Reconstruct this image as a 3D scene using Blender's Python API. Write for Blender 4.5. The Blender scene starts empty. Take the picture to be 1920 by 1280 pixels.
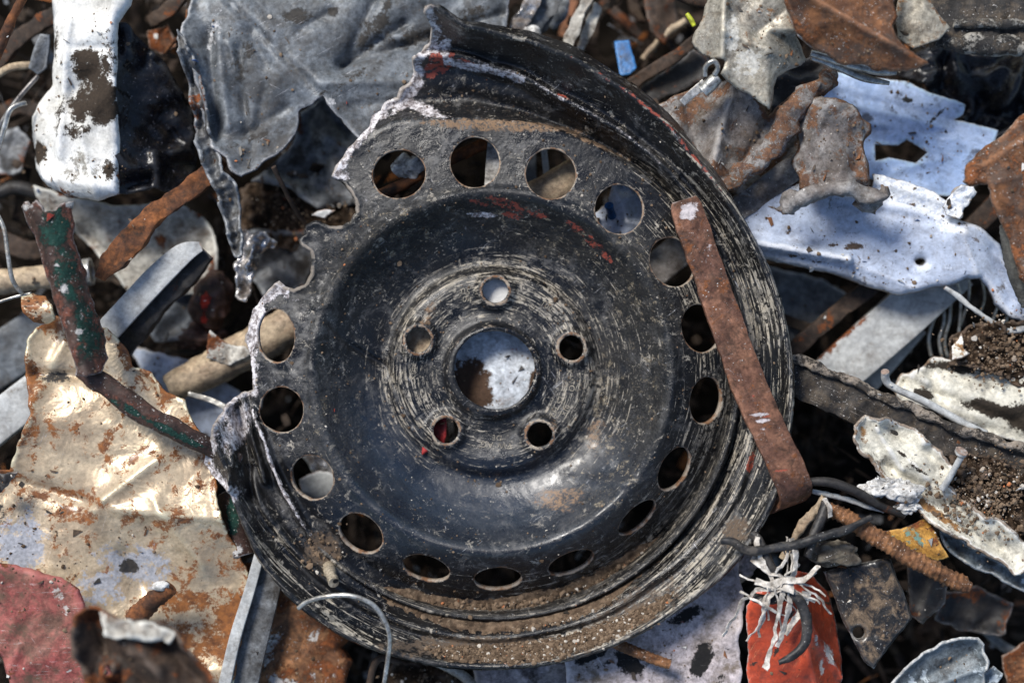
import bpy, bmesh, math, random
import numpy as np
from mathutils import Vector, Matrix
from mathutils.geometry import delaunay_2d_cdt

# ------------------------------------------------------------------ camera, sky, sun
S = 0.00035            # metres per unit of the drawing grid (about 0.35 mm)
D = 3600.0             # camera height above the wheel, same unit
scn = bpy.context.scene
C = scn.collection
cam = bpy.data.cameras.new('camera'); camo = bpy.data.objects.new('camera', cam); C.objects.link(camo)
camo.location = (0, 0, D*S); camo.rotation_euler = (0, 0, 0)
cam.sensor_width = 36; cam.lens = 36*D/1920; cam.clip_start = 0.02; cam.clip_end = 50
cam.dof.use_dof = True; cam.dof.focus_distance = (D+25)*S; cam.dof.aperture_fstop = 1.7
scn.camera = camo
SUN_EL, SUN_AZ = 46, -36          # azimuth clockwise from the top of the picture
w = bpy.data.worlds.new('World'); scn.world = w; w.use_nodes = True
nt = w.node_tree; nt.nodes.clear()
o_ = nt.nodes.new('ShaderNodeOutputWorld'); b_ = nt.nodes.new('ShaderNodeBackground'); s_ = nt.nodes.new('ShaderNodeTexSky')
s_.sky_type = 'NISHITA'; s_.sun_disc = False
s_.sun_elevation = math.radians(SUN_EL); s_.sun_rotation = math.radians(SUN_AZ)
b_.inputs[1].default_value = 0.05
nt.links.new(s_.outputs[0], b_.inputs[0]); nt.links.new(b_.outputs[0], o_.inputs[0])
sl = bpy.data.lights.new('sun', 'SUN'); sl.energy = 1.5; sl.angle = math.radians(18); sl.color = (1, .96, .90)
so = bpy.data.objects.new('sun', sl); C.objects.link(so)
sd = Vector((math.sin(math.radians(SUN_AZ))*math.cos(math.radians(SUN_EL)), math.cos(math.radians(SUN_AZ))*math.cos(math.radians(SUN_EL)), math.sin(math.radians(SUN_EL))))
so.rotation_euler = sd.to_track_quat('Z', 'Y').to_euler(); so.location = sd*3
scn.view_settings.view_transform = 'Standard'; scn.view_settings.look = 'None'
scn.view_settings.gamma = 1; scn.view_settings.use_curve_mapping = False; scn.view_settings.exposure = 1.62

# ------------------------------------------------------------------ noise helpers
def _h(ix, iy, seed):
    n = (ix.astype(np.int64)*374761393 + iy.astype(np.int64)*668265263 + seed*974634777) & 0xffffffff
    n = ((n ^ (n >> 13))*1274126177) & 0xffffffff
    return ((n ^ (n >> 16)) & 0xffff)/65535.0
def vn(x, y, seed=0):
    x = np.asarray(x, float); y = np.asarray(y, float)
    ix = np.floor(x); iy = np.floor(y); fx = x-ix; fy = y-iy
    fx = fx*fx*fx*(fx*(fx*6-15)+10); fy = fy*fy*fy*(fy*(fy*6-15)+10)
    a = _h(ix, iy, seed); b = _h(ix+1, iy, seed); c = _h(ix, iy+1, seed); d = _h(ix+1, iy+1, seed)
    return (a*(1-fx)+b*fx)*(1-fy) + (c*(1-fx)+d*fx)*fy
def fbm(x, y, size, seed=0, oct=4):
    r = 0; a = .5; t = 0
    for i in range(oct):
        ca, sa = math.cos(i*1.1+seed), math.sin(i*1.1+seed)
        X = (x*ca-y*sa)/size*2**i; Y = (x*sa+y*ca)/size*2**i
        r = r+a*vn(X, Y, seed+i*17); t += a; a *= .5
    return r/t
def ridged(x, y, size, seed=0, oct=3):
    r = 0; a = .5; t = 0
    for i in range(oct):
        ca, sa = math.cos(i*1.3+seed), math.sin(i*1.3+seed)
        X = (x*ca-y*sa)/size*2**i; Y = (x*sa+y*ca)/size*2**i
        r = r+a*np.abs(2*vn(X, Y, seed+i*31)-1); t += a; a *= .5
    return r/t
def facet(x, y, size, seed=0, oct=2):
    # planar facets meeting in straight creases, like dented sheet steel
    r = 0; a = 1.0; t = 0
    wx = x+(vn(x/size/1.3, y/size/1.3, seed+50)-.5)*size*1.1; wy = y+(vn(x/size/1.3, y/size/1.3, seed+51)-.5)*size*1.1
    for i in range(oct):
        ca, sa = math.cos(i*1.9+seed), math.sin(i*1.9+seed); u = (wx*ca-wy*sa)/size*2.2**i; v = (wx*sa+wy*ca)/size*2.2**i
        ix, iy = np.floor(u), np.floor(v); fx, fy = u-ix, v-iy; sd = seed+i*23
        A, B, C_, D_ = _h(ix, iy, sd), _h(ix+1, iy, sd), _h(ix, iy+1, sd), _h(ix+1, iy+1, sd)
        z = np.where(fx > fy, A+(B-A)*fx+(D_-B)*fy, A+(C_-A)*fy+(D_-C_)*fx)
        r = r+a*z; t += a; a *= .3
    return r/t
def catmull(P, step=6, closed=False):
    P = [np.array(p, float) for p in P]; n = len(P); out = []
    rng = range(n) if closed else range(n-1)
    for i in rng:
        if closed: p0, p1, p2, p3 = P[(i-1) % n], P[i], P[(i+1) % n], P[(i+2) % n]
        else: p0, p1, p2, p3 = P[max(i-1, 0)], P[i], P[i+1], P[min(i+2, n-1)]
        m = max(1, int(np.linalg.norm((p2-p1)[:2])/step + abs((p2-p1)[2])/step if len(p1) > 2 else np.linalg.norm(p2-p1)/step))
        for k in range(m):
            t = k/m
            out.append(.5*((2*p1)+(-p0+p2)*t+(2*p0-5*p1+4*p2-p3)*t*t+(-p0+3*p1-3*p2+p3)*t**3))
    if not closed: out.append(P[-1])
    return np.array(out)
def lin(P, step=6):
    out = []
    n = len(P)
    for i in range(n):
        a = np.array(P[i], float); b = np.array(P[(i+1) % n], float); m = max(1, int(np.linalg.norm(b-a)/step))
        for k in range(m): out.append(a+(b-a)*k/m)
    return np.array(out)
def inside(px, py, poly):
    c = np.zeros(len(px), bool); n = len(poly); j = n-1
    for i in range(n):
        xi, yi = poly[i]; xj, yj = poly[j]
        if yi != yj:
            k = ((yi > py) != (yj > py)) & (px < (xj-xi)*(py-yi)/(yj-yi)+xi)
            c ^= k
        j = i
    return c
def pdist(px, py, poly, closed=True):
    d = np.full(len(px), 1e9); n = len(poly)
    for i in range(n if closed else n-1):
        ax, ay = poly[i][:2]; bx, by = poly[(i+1) % n][:2]
        vx, vy = bx-ax, by-ay; L = vx*vx+vy*vy+1e-9
        t = np.clip(((px-ax)*vx+(py-ay)*vy)/L, 0, 1)
        d = np.minimum(d, (px-ax-t*vx)**2+(py-ay-t*vy)**2)
    return np.sqrt(d)

# ------------------------------------------------------------------ object helpers
def W(x, y, z, z0=0):
    k = (D-z0)/D
    return Vector(((x-960)*k*S, (640-y)*k*S, z*S))
def tag(o, label=None, cat=None, group=None, kind=None):
    if label: o['label'] = label
    if cat: o['category'] = cat
    if group: o['group'] = group
    if kind: o['kind'] = kind
    return o
def empty(name, x, y, z, label, cat, group=None):
    o = bpy.data.objects.new(name, None); o.empty_display_size = .01; C.objects.link(o)
    o.location = W(x, y, z, z); return tag(o, label, cat, group)
def link(name, V, F, mat, parent=None, attrs=None, smooth=True, th=0, loc=None):
    """V: world-space (N,3) array"""
    V = np.asarray(V, float)
    if parent is not None: org = np.array(parent.matrix_world.translation) if parent.type != 'EMPTY' else np.array(parent.location)
    else: org = V.mean(0) if loc is None else np.array(loc); 
    if parent is None and loc is None: org[2] = V[:, 2].min()
    me = bpy.data.meshes.new(name); me.from_pydata((V-org).tolist(), [], [list(map(int, f)) for f in F])
    if smooth: me.polygons.foreach_set('use_smooth', [True]*len(me.polygons))
    for k, a in (attrs or {}).items():
        a = np.asarray(a, float)
        if a.ndim == 1: at = me.attributes.new(k, 'FLOAT', 'POINT'); at.data.foreach_set('value', a)
        else: at = me.attributes.new(k, 'FLOAT_VECTOR', 'POINT'); at.data.foreach_set('vector', a.ravel())
    me.update()
    o = bpy.data.objects.new(name, me); C.objects.link(o)
    if mat: me.materials.append(mat)
    if parent is not None: o.parent = parent; o.location = (0, 0, 0)
    else: o.location = org
    if parent is not None and parent.type != 'EMPTY': o['_'] = 0; del o['_']
    if th:
        m = o.modifiers.new('thickness', 'SOLIDIFY'); m.thickness = th*S; m.offset = -1
    return o
def gauss(X, Y, bl):
    m = np.zeros(len(X))
    for b in bl:
        x, y, rx, ry = b[:4]; rot = math.radians(b[4]) if len(b) > 4 else 0; a = b[5] if len(b) > 5 else 1
        dx, dy = X-x, Y-y; u = dx*math.cos(rot)+dy*math.sin(rot); v = -dx*math.sin(rot)+dy*math.cos(rot)
        m = np.maximum(m, a*np.exp(-((u/rx)**2+(v/ry)**2)**1.5))
    return m
def tri(outline, holes, pts):
    vs = [Vector((float(p[0]), float(p[1]))) for p in outline]; n = len(vs)
    ed = [(i, (i+1) % n) for i in range(n)]
    for h in holes:
        b = len(vs); vs += [Vector((float(p[0]), float(p[1]))) for p in h]; ed += [(b+i, b+(i+1) % len(h)) for i in range(len(h))]
    vs += [Vector((float(a), float(b))) for a, b in pts]
    r = delaunay_2d_cdt(vs, ed, [], 0, 1e-4, False)
    P = np.array([(v.x, v.y) for v in r[0]]); F = np.array([f for f in r[2] if len(f) == 3])
    c = P[F].mean(1); k = inside(c[:, 0], c[:, 1], outline)
    for h in holes: k &= ~inside(c[:, 0], c[:, 1], h)
    F = F[k]
    a = P[F]; ar = (a[:, 1, 0]-a[:, 0, 0])*(a[:, 2, 1]-a[:, 0, 1])-(a[:, 1, 1]-a[:, 0, 1])*(a[:, 2, 0]-a[:, 0, 0])
    F[ar > 0] = F[ar > 0][:, ::-1]       # picture y runs down: clockwise faces up
    used = np.unique(F); mp = -np.ones(len(P), int); mp[used] = np.arange(len(used))
    return P[used], mp[F]
_seed = [100]
def sheet(name, label, cat, out, z, mat, tilt=(0, 0), nf=0, famp=10, cr=0, crs=60, folds=(), curl=None, sp=7, th=5, holes=(), rag=3, masks=None, smooth=False, parent=None, zf=None, group=None, kind=None, seed=None, outer=0, fine=0):
    _seed[0] += 7; seed = seed or _seed[0]; rs = np.random.RandomState(seed)
    O = catmull(out, sp*.8, True) if smooth else lin(out, sp*.8)
    if rag:
        c = O.mean(0); nx = (vn(O[:, 0]/9, O[:, 1]/9, seed)-.5)*.9*rag+(vn(O[:, 0]/30, O[:, 1]/30, seed+4)-.5)*2.6*rag
        ny = (vn(O[:, 0]/9, O[:, 1]/9, seed+1)-.5)*.9*rag+(vn(O[:, 0]/30, O[:, 1]/30, seed+3)-.5)*2.6*rag
        O = O+np.stack([nx, ny], 1)
    H = [lin(h, sp*.8) for h in holes]
    x0, y0 = O.min(0); x1, y1 = O.max(0)
    gx, gy = np.meshgrid(np.arange(x0, x1, sp), np.arange(y0, y1, sp*.87)); gx = gx+(np.arange(gx.shape[0]) % 2)[:, None]*sp*.5
    gx = gx.ravel()+rs.uniform(-1, 1, gx.size)*sp*.12; gy = gy.ravel()+rs.uniform(-1, 1, gy.size)*sp*.12
    k = inside(gx, gy, O)
    for h in H: k &= ~inside(gx, gy, h)
    gx, gy = gx[k], gy[k]; d = pdist(gx, gy, O)
    for h in H: d = np.minimum(d, pdist(gx, gy, h))
    k = d > sp*.45
    P, F = tri(O, H, np.stack([gx[k], gy[k]], 1))
    X, Y = P[:, 0], P[:, 1]; d = pdist(X, Y, O)
    for h in H: d = np.minimum(d, pdist(X, Y, h))
    xc, yc = X.mean(), Y.mean()
    Z = z+tilt[0]*(X-xc)+tilt[1]*(Y-yc)
    if nf:
        q = 0
        for i in range(nf):
            a = rs.uniform(0, math.pi); c = rs.uniform(-.35, .35)*max(x1-x0, y1-y0)
            dd = (X-xc)*math.cos(a)+(Y-yc)*math.sin(a)-c
            q = q+rs.choice([-1, 1])*(np.sqrt(dd*dd+9)-3)
        A = np.stack([X-xc, Y-yc, np.ones_like(X)], 1); co = np.linalg.lstsq(A, q, rcond=None)[0]; q = q-A@co
        Z = Z+famp*q/(np.abs(q).max()+1e-6)
    if cr: Z = Z+cr*1.7*(facet(X, Y, crs*.8, seed+5, 2)-.5)*(.35+1.0*vn(X/(crs*1.7), Y/(crs*1.7), seed+6))
    if fine: Z = Z+fine*(fbm(X, Y, 9, seed+9, 3)-.5)*2
    for (a, b, c, e, am, wd) in folds:
        Z = Z+am*np.exp(-np.sqrt(pdist(X, Y, [(a, b), (c, e)], False)**2+4)/wd)
    if curl:
        Z = Z+curl[0]*np.exp(-d/curl[1])*(.5+vn(X/40, Y/40, seed+8))
    if zf: Z = zf(X, Y, Z)
    at = {'edge': np.exp(-d/3.6), 'near': np.exp(-d/20)*vn(X/50, Y/50, seed+3)}
    for k_, bl in (masks or {}).items():
        at[k_] = bl(X, Y) if callable(bl) else gauss(X, Y, bl)
    kk = (D-z)/D
    V = np.stack([(X-960)*kk*S, (640-Y)*kk*S, Z*S], 1)
    o = link(name, V, F, mat, parent, at, True, th)
    return tag(o, label, cat, group, kind)
def tube(name, label, cat, pts, mat, sidev=None, seg=14, step=6, sq=1.0, noise=0, rect=None, open_=False, rib=None, parent=None, group=None, kind=None, twist=0, masks=None, z0=None, c=None, up=(0, 0, 1)):
    """pts: (x, y, z, r); rect=(w,h) multiplies r into a bar section; c: opening angle of a trough section"""
    _seed[0] += 3; seed = _seed[0]
    Q = catmull([tuple(p) for p in pts], step)
    # even steps incl. vertical moves
    z0 = Q[:, 2].mean() if z0 is None else z0
    k = (D-z0)/D
    P = np.stack([(Q[:, 0]-960)*k, (640-Q[:, 1])*k, Q[:, 2]], 1); R = Q[:, 3]
    T = np.gradient(P, axis=0); T /= np.linalg.norm(T, axis=1)[:, None]+1e-9
    if rect:
        w_, h_ = rect; b = min(w_, h_)*.18
        sec = []
        for cx, cy, a0 in ((w_-b, h_-b, 0), (-(w_-b), h_-b, 90), (-(w_-b), -(h_-b), 180), (w_-b, -(h_-b), 270)):
            for q in range(3): a = math.radians(a0+45*q); sec.append((cx+b*math.cos(a), cy+b*math.sin(a)))
        # subdivide long flanks so noise can bend them
        s2 = []
        for i in range(len(sec)):
            a = np.array(sec[i]); e = np.array(sec[(i+1) % len(sec)]); m = 5 if np.linalg.norm(e-a) > w_*.8 else 1
            for q in range(m): s2.append(a+(e-a)*q/m)
        sec = np.array(s2)
    elif c: a = np.linspace(math.radians(90+c/2), math.radians(450-c/2), seg); sec = np.stack([np.cos(a), np.sin(a)*sq], 1)
    else: a = np.arange(seg)/seg*2*math.pi; sec = np.stack([np.cos(a), np.sin(a)*sq], 1)
    ns = len(sec); V = []; n = len(P); U = np.array(up, float); prev = None
    s = 0
    for i in range(n):
        if i: s += np.linalg.norm(P[i]-P[i-1])
        t = T[i]; side = np.cross(t, U)
        if np.linalg.norm(side) < .15 and prev is not None: side = prev-t*np.dot(prev, t)
        elif prev is not None and np.dot(side, prev) < 0 and rect: side = -side
        if sidev is not None: side = np.array(sidev, float); side = side-t*np.dot(side, t)*.6
        side = side/(np.linalg.norm(side)+1e-9); prev = side; upv = np.cross(side, t); upv = upv/(np.linalg.norm(upv)+1e-9)
        tw = math.radians(twist if not isinstance(twist, (tuple, list)) else np.interp(i/(n-1), np.linspace(0, 1, len(twist)), twist))
        s2 = side*math.cos(tw)+upv*math.sin(tw); u2 = -side*math.sin(tw)+upv*math.cos(tw)
        rr = R[i]
        rv = np.ones(ns)*rr
        if rib: ph = np.arctan2(sec[:, 1], sec[:, 0]); rv = rv*(1+rib[1]*np.maximum(0, np.sin(2*math.pi*s/rib[0]+ph*1.0))**2)
        V.append(P[i]+rv[:, None]*(sec[:, :1]*s2+sec[:, 1:]*u2))
    V = np.array(V).reshape(-1, 3)
    if noise:
        q = V; dn = np.stack([fbm(q[:, 0]+q[:, 2], q[:, 1], 25, seed+j, 3)-.5 for j in range(3)], 1); V = V+dn*noise*2
    F = []
    m = ns-1 if c else ns
    for i in range(n-1):
        for j in range(m):
            a = i*ns+j; b = i*ns+(j+1) % ns; F.append((a, b, b+ns, a+ns))
    if not open_ and not c: F.append(tuple(range(ns))[::-1]); F.append(tuple((n-1)*ns+j for j in range(ns)))
    i_ = np.repeat(np.arange(n), ns); e = np.minimum(i_, n-1-i_)*step
    at = {'edge': np.exp(-e/8.0)}
    X = V[:, 0]/k+960; Y = 640-V[:, 1]/k
    for k_, bl in (masks or {}).items(): at[k_] = bl(X, Y) if callable(bl) else gauss(X, Y, bl)
    o = link(name, V*S, F, mat, parent, at, True, 4 if (open_ or c) else 0)
    if not open_ and not c or True:
        o.data.polygons.foreach_set('use_smooth', [len(p.vertices) == 4 for p in o.data.polygons])
    if rect:
        e_ = o.modifiers.new('split', 'EDGE_SPLIT'); e_.split_angle = math.radians(50)
    return tag(o, label, cat, group, kind)
def lump(name, label, cat, x, y, z, rx, ry, rz, mat, noise=.3, sub=4, parent=None, seed=None, masks=None, group=None):
    _seed[0] += 3; seed = seed or _seed[0]
    bm = bmesh.new(); bmesh.ops.create_icosphere(bm, subdivisions=sub, radius=1)
    P = np.array([v.co[:] for v in bm.verts]); F = [[v.index for v in f.verts] for f in bm.faces]; bm.free()
    n = (fbm(P[:, 0]*10+P[:, 2]*7, P[:, 1]*10-P[:, 2]*6, 9, seed, 4)-.5)*2*noise+(ridged(P[:, 0]*10-P[:, 2]*5, P[:, 1]*10+P[:, 2]*8, 8, seed+3, 3)-.4)*noise
    P = P*(1+n)[:, None]; k = (D-z)/D
    X = x+P[:, 0]*rx; Y = y+P[:, 1]*ry
    V = np.stack([(X-960)*k*S, (640-Y)*k*S, (z+P[:, 2]*rz)*S], 1)
    at = {'edge': np.zeros(len(V))}
    for k_, bl in (masks or {}).items(): at[k_] = gauss(X, Y, bl)
    return tag(link(name, V, [f[::-1] for f in F], mat, parent, at), label, cat, group)
def grains(name, label, cat, pos, mat, seed=1, kind='stuff', flat=.7):
    """pos: list of (x, y, z, r): many small angular crumbs as one mesh"""
    rs = np.random.RandomState(seed); bm = bmesh.new(); bmesh.ops.create_icosphere(bm, subdivisions=1, radius=1)
    B = np.array([v.co[:] for v in bm.verts]); BF = np.array([[v.index for v in f.verts] for f in bm.faces]); bm.free()
    V = []; F = []; A = []
    for i, (x, y, z, r) in enumerate(pos):
        q = B*(1+rs.uniform(-.35, .35, (len(B), 1)))*np.array([1, rs.uniform(.6, 1.1), flat*rs.uniform(.6, 1.2)])*r
        a = rs.uniform(0, 6.3); ca, sa = math.cos(a), math.sin(a); q = np.stack([q[:, 0]*ca-q[:, 1]*sa, q[:, 0]*sa+q[:, 1]*ca, q[:, 2]], 1)
        k = (D-z)/D if z < -50 else 1.0
        V.append(np.array([(x-960)*k, (640-y)*k, z])+q); F.append(BF+i*len(B)); A.append(np.full(len(B), rs.uniform()))
    o = link(name, np.concatenate(V)*S, np.concatenate(F), mat, None, {'rnd': np.concatenate(A)}, False)
    return tag(o, label, cat, None, kind)

# ------------------------------------------------------------------ materials
class NB:
    def __init__(s, name):
        s.m = bpy.data.materials.new(name); s.m.use_nodes = True; s.t = s.m.node_tree; s.t.nodes.clear()
        s.out = s.t.nodes.new('ShaderNodeOutputMaterial'); s.p = s.t.nodes.new('ShaderNodeBsdfPrincipled'); s.L(s.p.outputs[0], s.out.inputs[0])
        g = s.t.nodes.new('ShaderNodeNewGeometry'); s.pos = s.vm('SCALE', g.outputs['Position'], 1/(100*S)); s.ptn = g.outputs['Pointiness']
    def L(s, a, b): s.t.links.new(a, b)
    def set(s, sock, v):
        if isinstance(v, (int, float)): sock.default_value = v
        elif isinstance(v, tuple): sock.default_value = v if len(v) == len(sock.default_value) else (*v, 1)
        else: s.L(v, sock)
    def vm(s, op, a, b=None):
        n = s.t.nodes.new('ShaderNodeVectorMath'); n.operation = op; s.set(n.inputs[0], a)
        if op == 'SCALE': s.set(n.inputs[3], b)
        elif b is not None: s.set(n.inputs[1], b)
        return n.outputs[0]
    def mapv(s, v, scale=(1, 1, 1), rot=0, loc=(0, 0, 0)):
        n = s.t.nodes.new('ShaderNodeMapping')
        s.L(v, n.inputs[0]); n.inputs[1].default_value = loc; n.inputs[2].default_value = (0, 0, math.radians(-rot)); return s.vm('MULTIPLY', n.outputs[0], tuple(scale))
    def noise(s, sc, det=5, rough=.6, vec=None, dist=0, seed=0):
        n = s.t.nodes.new('ShaderNodeTexNoise'); v = vec or s.pos
        if seed: v = s.vm('ADD', v, (seed*7.3, seed*3.1, seed*5.7))
        s.L(v, n.inputs['Vector']); n.inputs['Scale'].default_value = sc; n.inputs['Detail'].default_value = det; n.inputs['Roughness'].default_value = rough; n.inputs['Distortion'].default_value = dist
        return n.outputs[0]
    def voro(s, sc, vec=None, feat='F1'):
        n = s.t.nodes.new('ShaderNodeTexVoronoi'); n.feature = feat; s.L(vec or s.pos, n.inputs['Vector']); n.inputs['Scale'].default_value = sc; return n.outputs[0]
    def ma(s, op, a, b=None, clamp=False):
        n = s.t.nodes.new('ShaderNodeMath'); n.operation = op; n.use_clamp = clamp; s.set(n.inputs[0], a)
        if b is not None: s.set(n.inputs[1], b)
        return n.outputs[0]
    def step(s, v, lo, hi, a=0, b=1):
        n = s.t.nodes.new('ShaderNodeMapRange'); n.interpolation_type = 'SMOOTHSTEP'; s.set(n.inputs[0], v); n.inputs[1].default_value = lo; n.inputs[2].default_value = hi; n.inputs[3].default_value = a; n.inputs[4].default_value = b; return n.outputs[0]
    def cov(s, v, a, soft=.03):
        t = .5+(.5-a)*.5; return s.step(v, t-soft, t+soft)
    def mix(s, f, a, b):
        n = s.t.nodes.new('ShaderNodeMix'); n.data_type = 'RGBA'; s.set(n.inputs[0], f); s.set(n.inputs[6], a); s.set(n.inputs[7], b); return n.outputs[2]
    def mixf(s, f, a, b):
        n = s.t.nodes.new('ShaderNodeMix'); s.set(n.inputs[0], f); s.set(n.inputs[2], a); s.set(n.inputs[3], b); return n.outputs[0]
    def attr(s, name, vec=False):
        n = s.t.nodes.new('ShaderNodeAttribute'); n.attribute_name = name; return n.outputs[1] if vec else n.outputs[2]
    def bump(s, h, strength=.5, dist=1.0, prev=None):
        n = s.t.nodes.new('ShaderNodeBump'); n.inputs['Strength'].default_value = strength; n.inputs['Distance'].default_value = dist*S*10; s.L(h, n.inputs['Height'])
        if prev: s.L(prev, n.inputs['Normal'])
        return n.outputs[0]
RUST = ((.20, .062, .018), (.055, .022, .012))
SOIL = (.085, .055, .034)
_ms = [0]
def M(name, c1, c2=None, sc=1.5, rough=.5, metal=0.0, coat=0, rust=0, rsc=1.6, rustc=RUST, grime=0, gsc=1.4, grimec=(.022, .017, .013), grime_soft=.06, peel=0, peelc=None, psc=1.2, scr=0, scrc=(.6, .6, .6), srot=0, edge=None, m1=None, m2=None, m3=None, bump=.35, dents=.3, soot=.62, mottle=.85, speck=0, speckc=(.6, .58, .55), spec=.32):
    _ms[0] += 1; sd = _ms[0]*1.37
    b = NB(name); c2 = c2 or tuple(v*.7 for v in c1)
    big = b.noise(sc, 6, .6, seed=sd); fine = b.noise(14, 5, .65, seed=sd+1); mid = b.noise(4.5, 5, .6, seed=sd+2)
    col = b.mix(b.step(big, .35, .65), c1, c2)
    col = b.mix(b.ma('MULTIPLY', b.step(fine, .4, .7), .3), col, tuple(v*.55 for v in c2))
    r = b.mixf(mid, max(.05, rough-.15), min(1, rough+.2)); me = metal
    so_ = b.ma('MULTIPLY', b.step(b.noise(2.6, 10, .78, seed=sd+12, dist=.5), .46, .62), soot); col = b.mix(so_, col, grimec)
    col = b.vm('SCALE', col, b.step(b.noise(7, 10, .8, seed=sd+13, dist=.3), .3, .7, 1-.7*mottle, 1+.5*mottle))
    rb = b.ma('MULTIPLY', b.step(b.ptn, .515, .57), .4); col = b.mix(rb, col, tuple(min(.85, v*1.6+.05) for v in c1))
    h = b.ma('MULTIPLY', fine, .35)
    if peel:
        f = b.cov(b.noise(psc, 8, .68, seed=sd+3, dist=.4), peel, .012); col = b.mix(f, col, peelc); h = b.ma('SUBTRACT', h, b.ma('MULTIPLY', f, .5)); r = b.mixf(f, r, .6)
    rc = b.mix(b.step(b.noise(6, 6, .7, seed=sd+4), .35, .68), rustc[0], rustc[1]); rc = b.mix(b.step(fine, .5, .8), rc, tuple(v*1.5 for v in rustc[0]))
    if grime:
        f = b.cov(b.noise(gsc, 8, .7, seed=sd+5, dist=.3), grime, grime_soft); col = b.mix(b.ma('MULTIPLY', f, .88), col, grimec); r = b.mixf(f, r, .85); me = b.mixf(f, me, 0.0)
    if rust:
        f = b.cov(b.ma('ADD', b.noise(rsc, 10, .76, seed=sd+6, dist=.25), b.ma('MULTIPLY', b.attr('near'), .2)), rust, .03); col = b.mix(f, col, rc); r = b.mixf(f, r, .9); me = b.mixf(f, me, 0.0); h = b.ma('ADD', h, b.ma('MULTIPLY', f, b.noise(25, 3, .6, seed=sd)))
    for mk, mc in (('m1', m1), ('m2', m2), ('m3', m3)):
        if mc:
            f = b.step(b.ma('ADD', b.attr(mk), b.ma('MULTIPLY', b.ma('SUBTRACT', b.noise(3.5, 10, .82, seed=sd+7+int(mk[1])), .5), 2.3)), .42, .54); f = b.ma('MULTIPLY', f, b.step(b.attr(mk), .02, .1))
            c_ = rc if mc == 'rust' else b.mix(b.step(fine, .3, .7), mc, tuple(v*.6 for v in mc)); col = b.mix(f, col, c_); r = b.mixf(f, r, .85); me = b.mixf(f, me, 0.0); h = b.ma('ADD', h, b.ma('MULTIPLY', f, b.noise(18, 4, .6, seed=sd)))
    if scr:
        v = b.mapv(b.pos, (.5, 18, 3), srot); f = b.cov(b.noise(1.3, 6, .75, vec=v, seed=sd+8, dist=1.2), scr*.85, .03); f = b.ma('MULTIPLY', f, b.step(mid, .42, .55))
        v2 = b.mapv(b.pos, (16, .6, 3), srot+35); f2 = b.cov(b.noise(1.2, 5, .75, vec=v2, seed=sd+9, dist=1.0), scr*.6, .02); f = b.ma('MAXIMUM', f, b.ma('MULTIPLY', f2, b.step(big, .5, .6)))
        col = b.mix(b.ma('MULTIPLY', f, .8), col, scrc)
    if speck:
        f = b.ma('MULTIPLY', b.cov(b.noise(24, 3, .6, seed=sd+10), speck+.04, .02), b.step(mid, .44, .62)); col = b.mix(f, col, speckc)
    if edge:
        f = b.ma('MULTIPLY', b.step(b.ma('MULTIPLY', b.attr('edge'), b.noise(5, 6, .7, seed=sd+14)), .34, .5), .85); col = b.mix(f, col, b.mix(b.step(fine, .4, .6), edge, tuple(v*.5 for v in edge)))
    # raised creases rubbed, hollows filled with grime is left to the light
    b.set(b.p.inputs['Base Color'], col); b.set(b.p.inputs['Roughness'], r); b.set(b.p.inputs['Metallic'], me); b.p.inputs['Coat Weight'].default_value = coat; b.p.inputs['Coat Roughness'].default_value = .15; b.p.inputs['Specular IOR Level'].default_value = spec
    n1 = b.bump(b.noise(1.8, 3, .5, seed=sd+11, dist=.5), dents, 1.3)
    b.L(b.bump(h, bump, .4, n1), b.p.inputs['Normal'])
    return b.m
# ------------------------------------------------------------------ the wheel
WX, WY = 922, 697
def K(t, tab):
    a = sorted(tab); A = np.array([q[0] for q in a]+[a[0][0]+360.0]); B = np.array([q[1] for q in a]+[a[0][1]], float)
    A = np.concatenate([[a[-1][0]-360.0], A]); B = np.concatenate([[a[-1][1]], B])
    t = (np.asarray(t)-A[1]) % 360+A[1]
    i = np.clip(np.searchsorted(A, t, side='right')-1, 0, len(A)-2); f = (t-A[i])/(A[i+1]-A[i]); f = f*f*(3-2*f)*.6+f*.4
    return B[i]*(1-f)+B[i+1]*f
LIP = [(-158.6, 528), (-151, 540), (-139, 557), (-130, 564), (-119, 563), (-105, 556), (-86, 551), (-71, 554), (-54, 560), (-35, 578), (-24, 577), (-6.5, 562), (14, 550), (28, 543), (46, 549), (57, 568), (67, 583), (78, 606), (86.5, 623), (94, 640), (99, 682), (108, 690), (180, 545)]
HUMP = [(-172, 505), (-150, 503), (-139, 504), (-95, 505), (-79, 501), (-66, 503), (-53, 499), (-40, 508), (-27, 518), (-15, 510), (0, 490), (20, 488), (43, 501), (49, 505), (55, 509), (65, 518), (75, 531), (88, 572), (97, 602), (110, 620), (180, 510)]
DSK = [(-146, 425), (-120, 425), (-90, 426), (-66, 430), (-45, 440), (-25, 448), (0, 450), (31, 465), (64, 468), (85, 470), (98, 480), (112, 505), (135, 480), (165, 455), (180, 452)]
RAD = [(-166, 43), (-146, 41), (-126, 36), (-106, 28), (-86, 25), (-66, 22), (-46, 21), (-26, 27), (-6, 33), (14, 38), (34, 42), (54, 46), (74, 47), (94, 47), (114, 47), (140, 46), (174, 42)]
ZL = [(-160, 12), (-90, 14), (-30, 18), (30, 22), (70, 34), (90, 52), (99, 70), (120, 60), (180, 20)]
BK = [(-180, 3), (-100, 3), (0, 3), (30, 6), (45, 16), (62, 24), (78, 26), (88, 16), (96, 5), (180, 3)]
BZ = [(-180, 14), (-100, 14), (0, 14), (30, 20), (45, 50), (62, 70), (78, 60), (88, 40), (96, 14), (180, 14)]
LUG = [(928, 543), (1074, 652), (1013, 818), (834, 810), (781, 637)]
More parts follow.
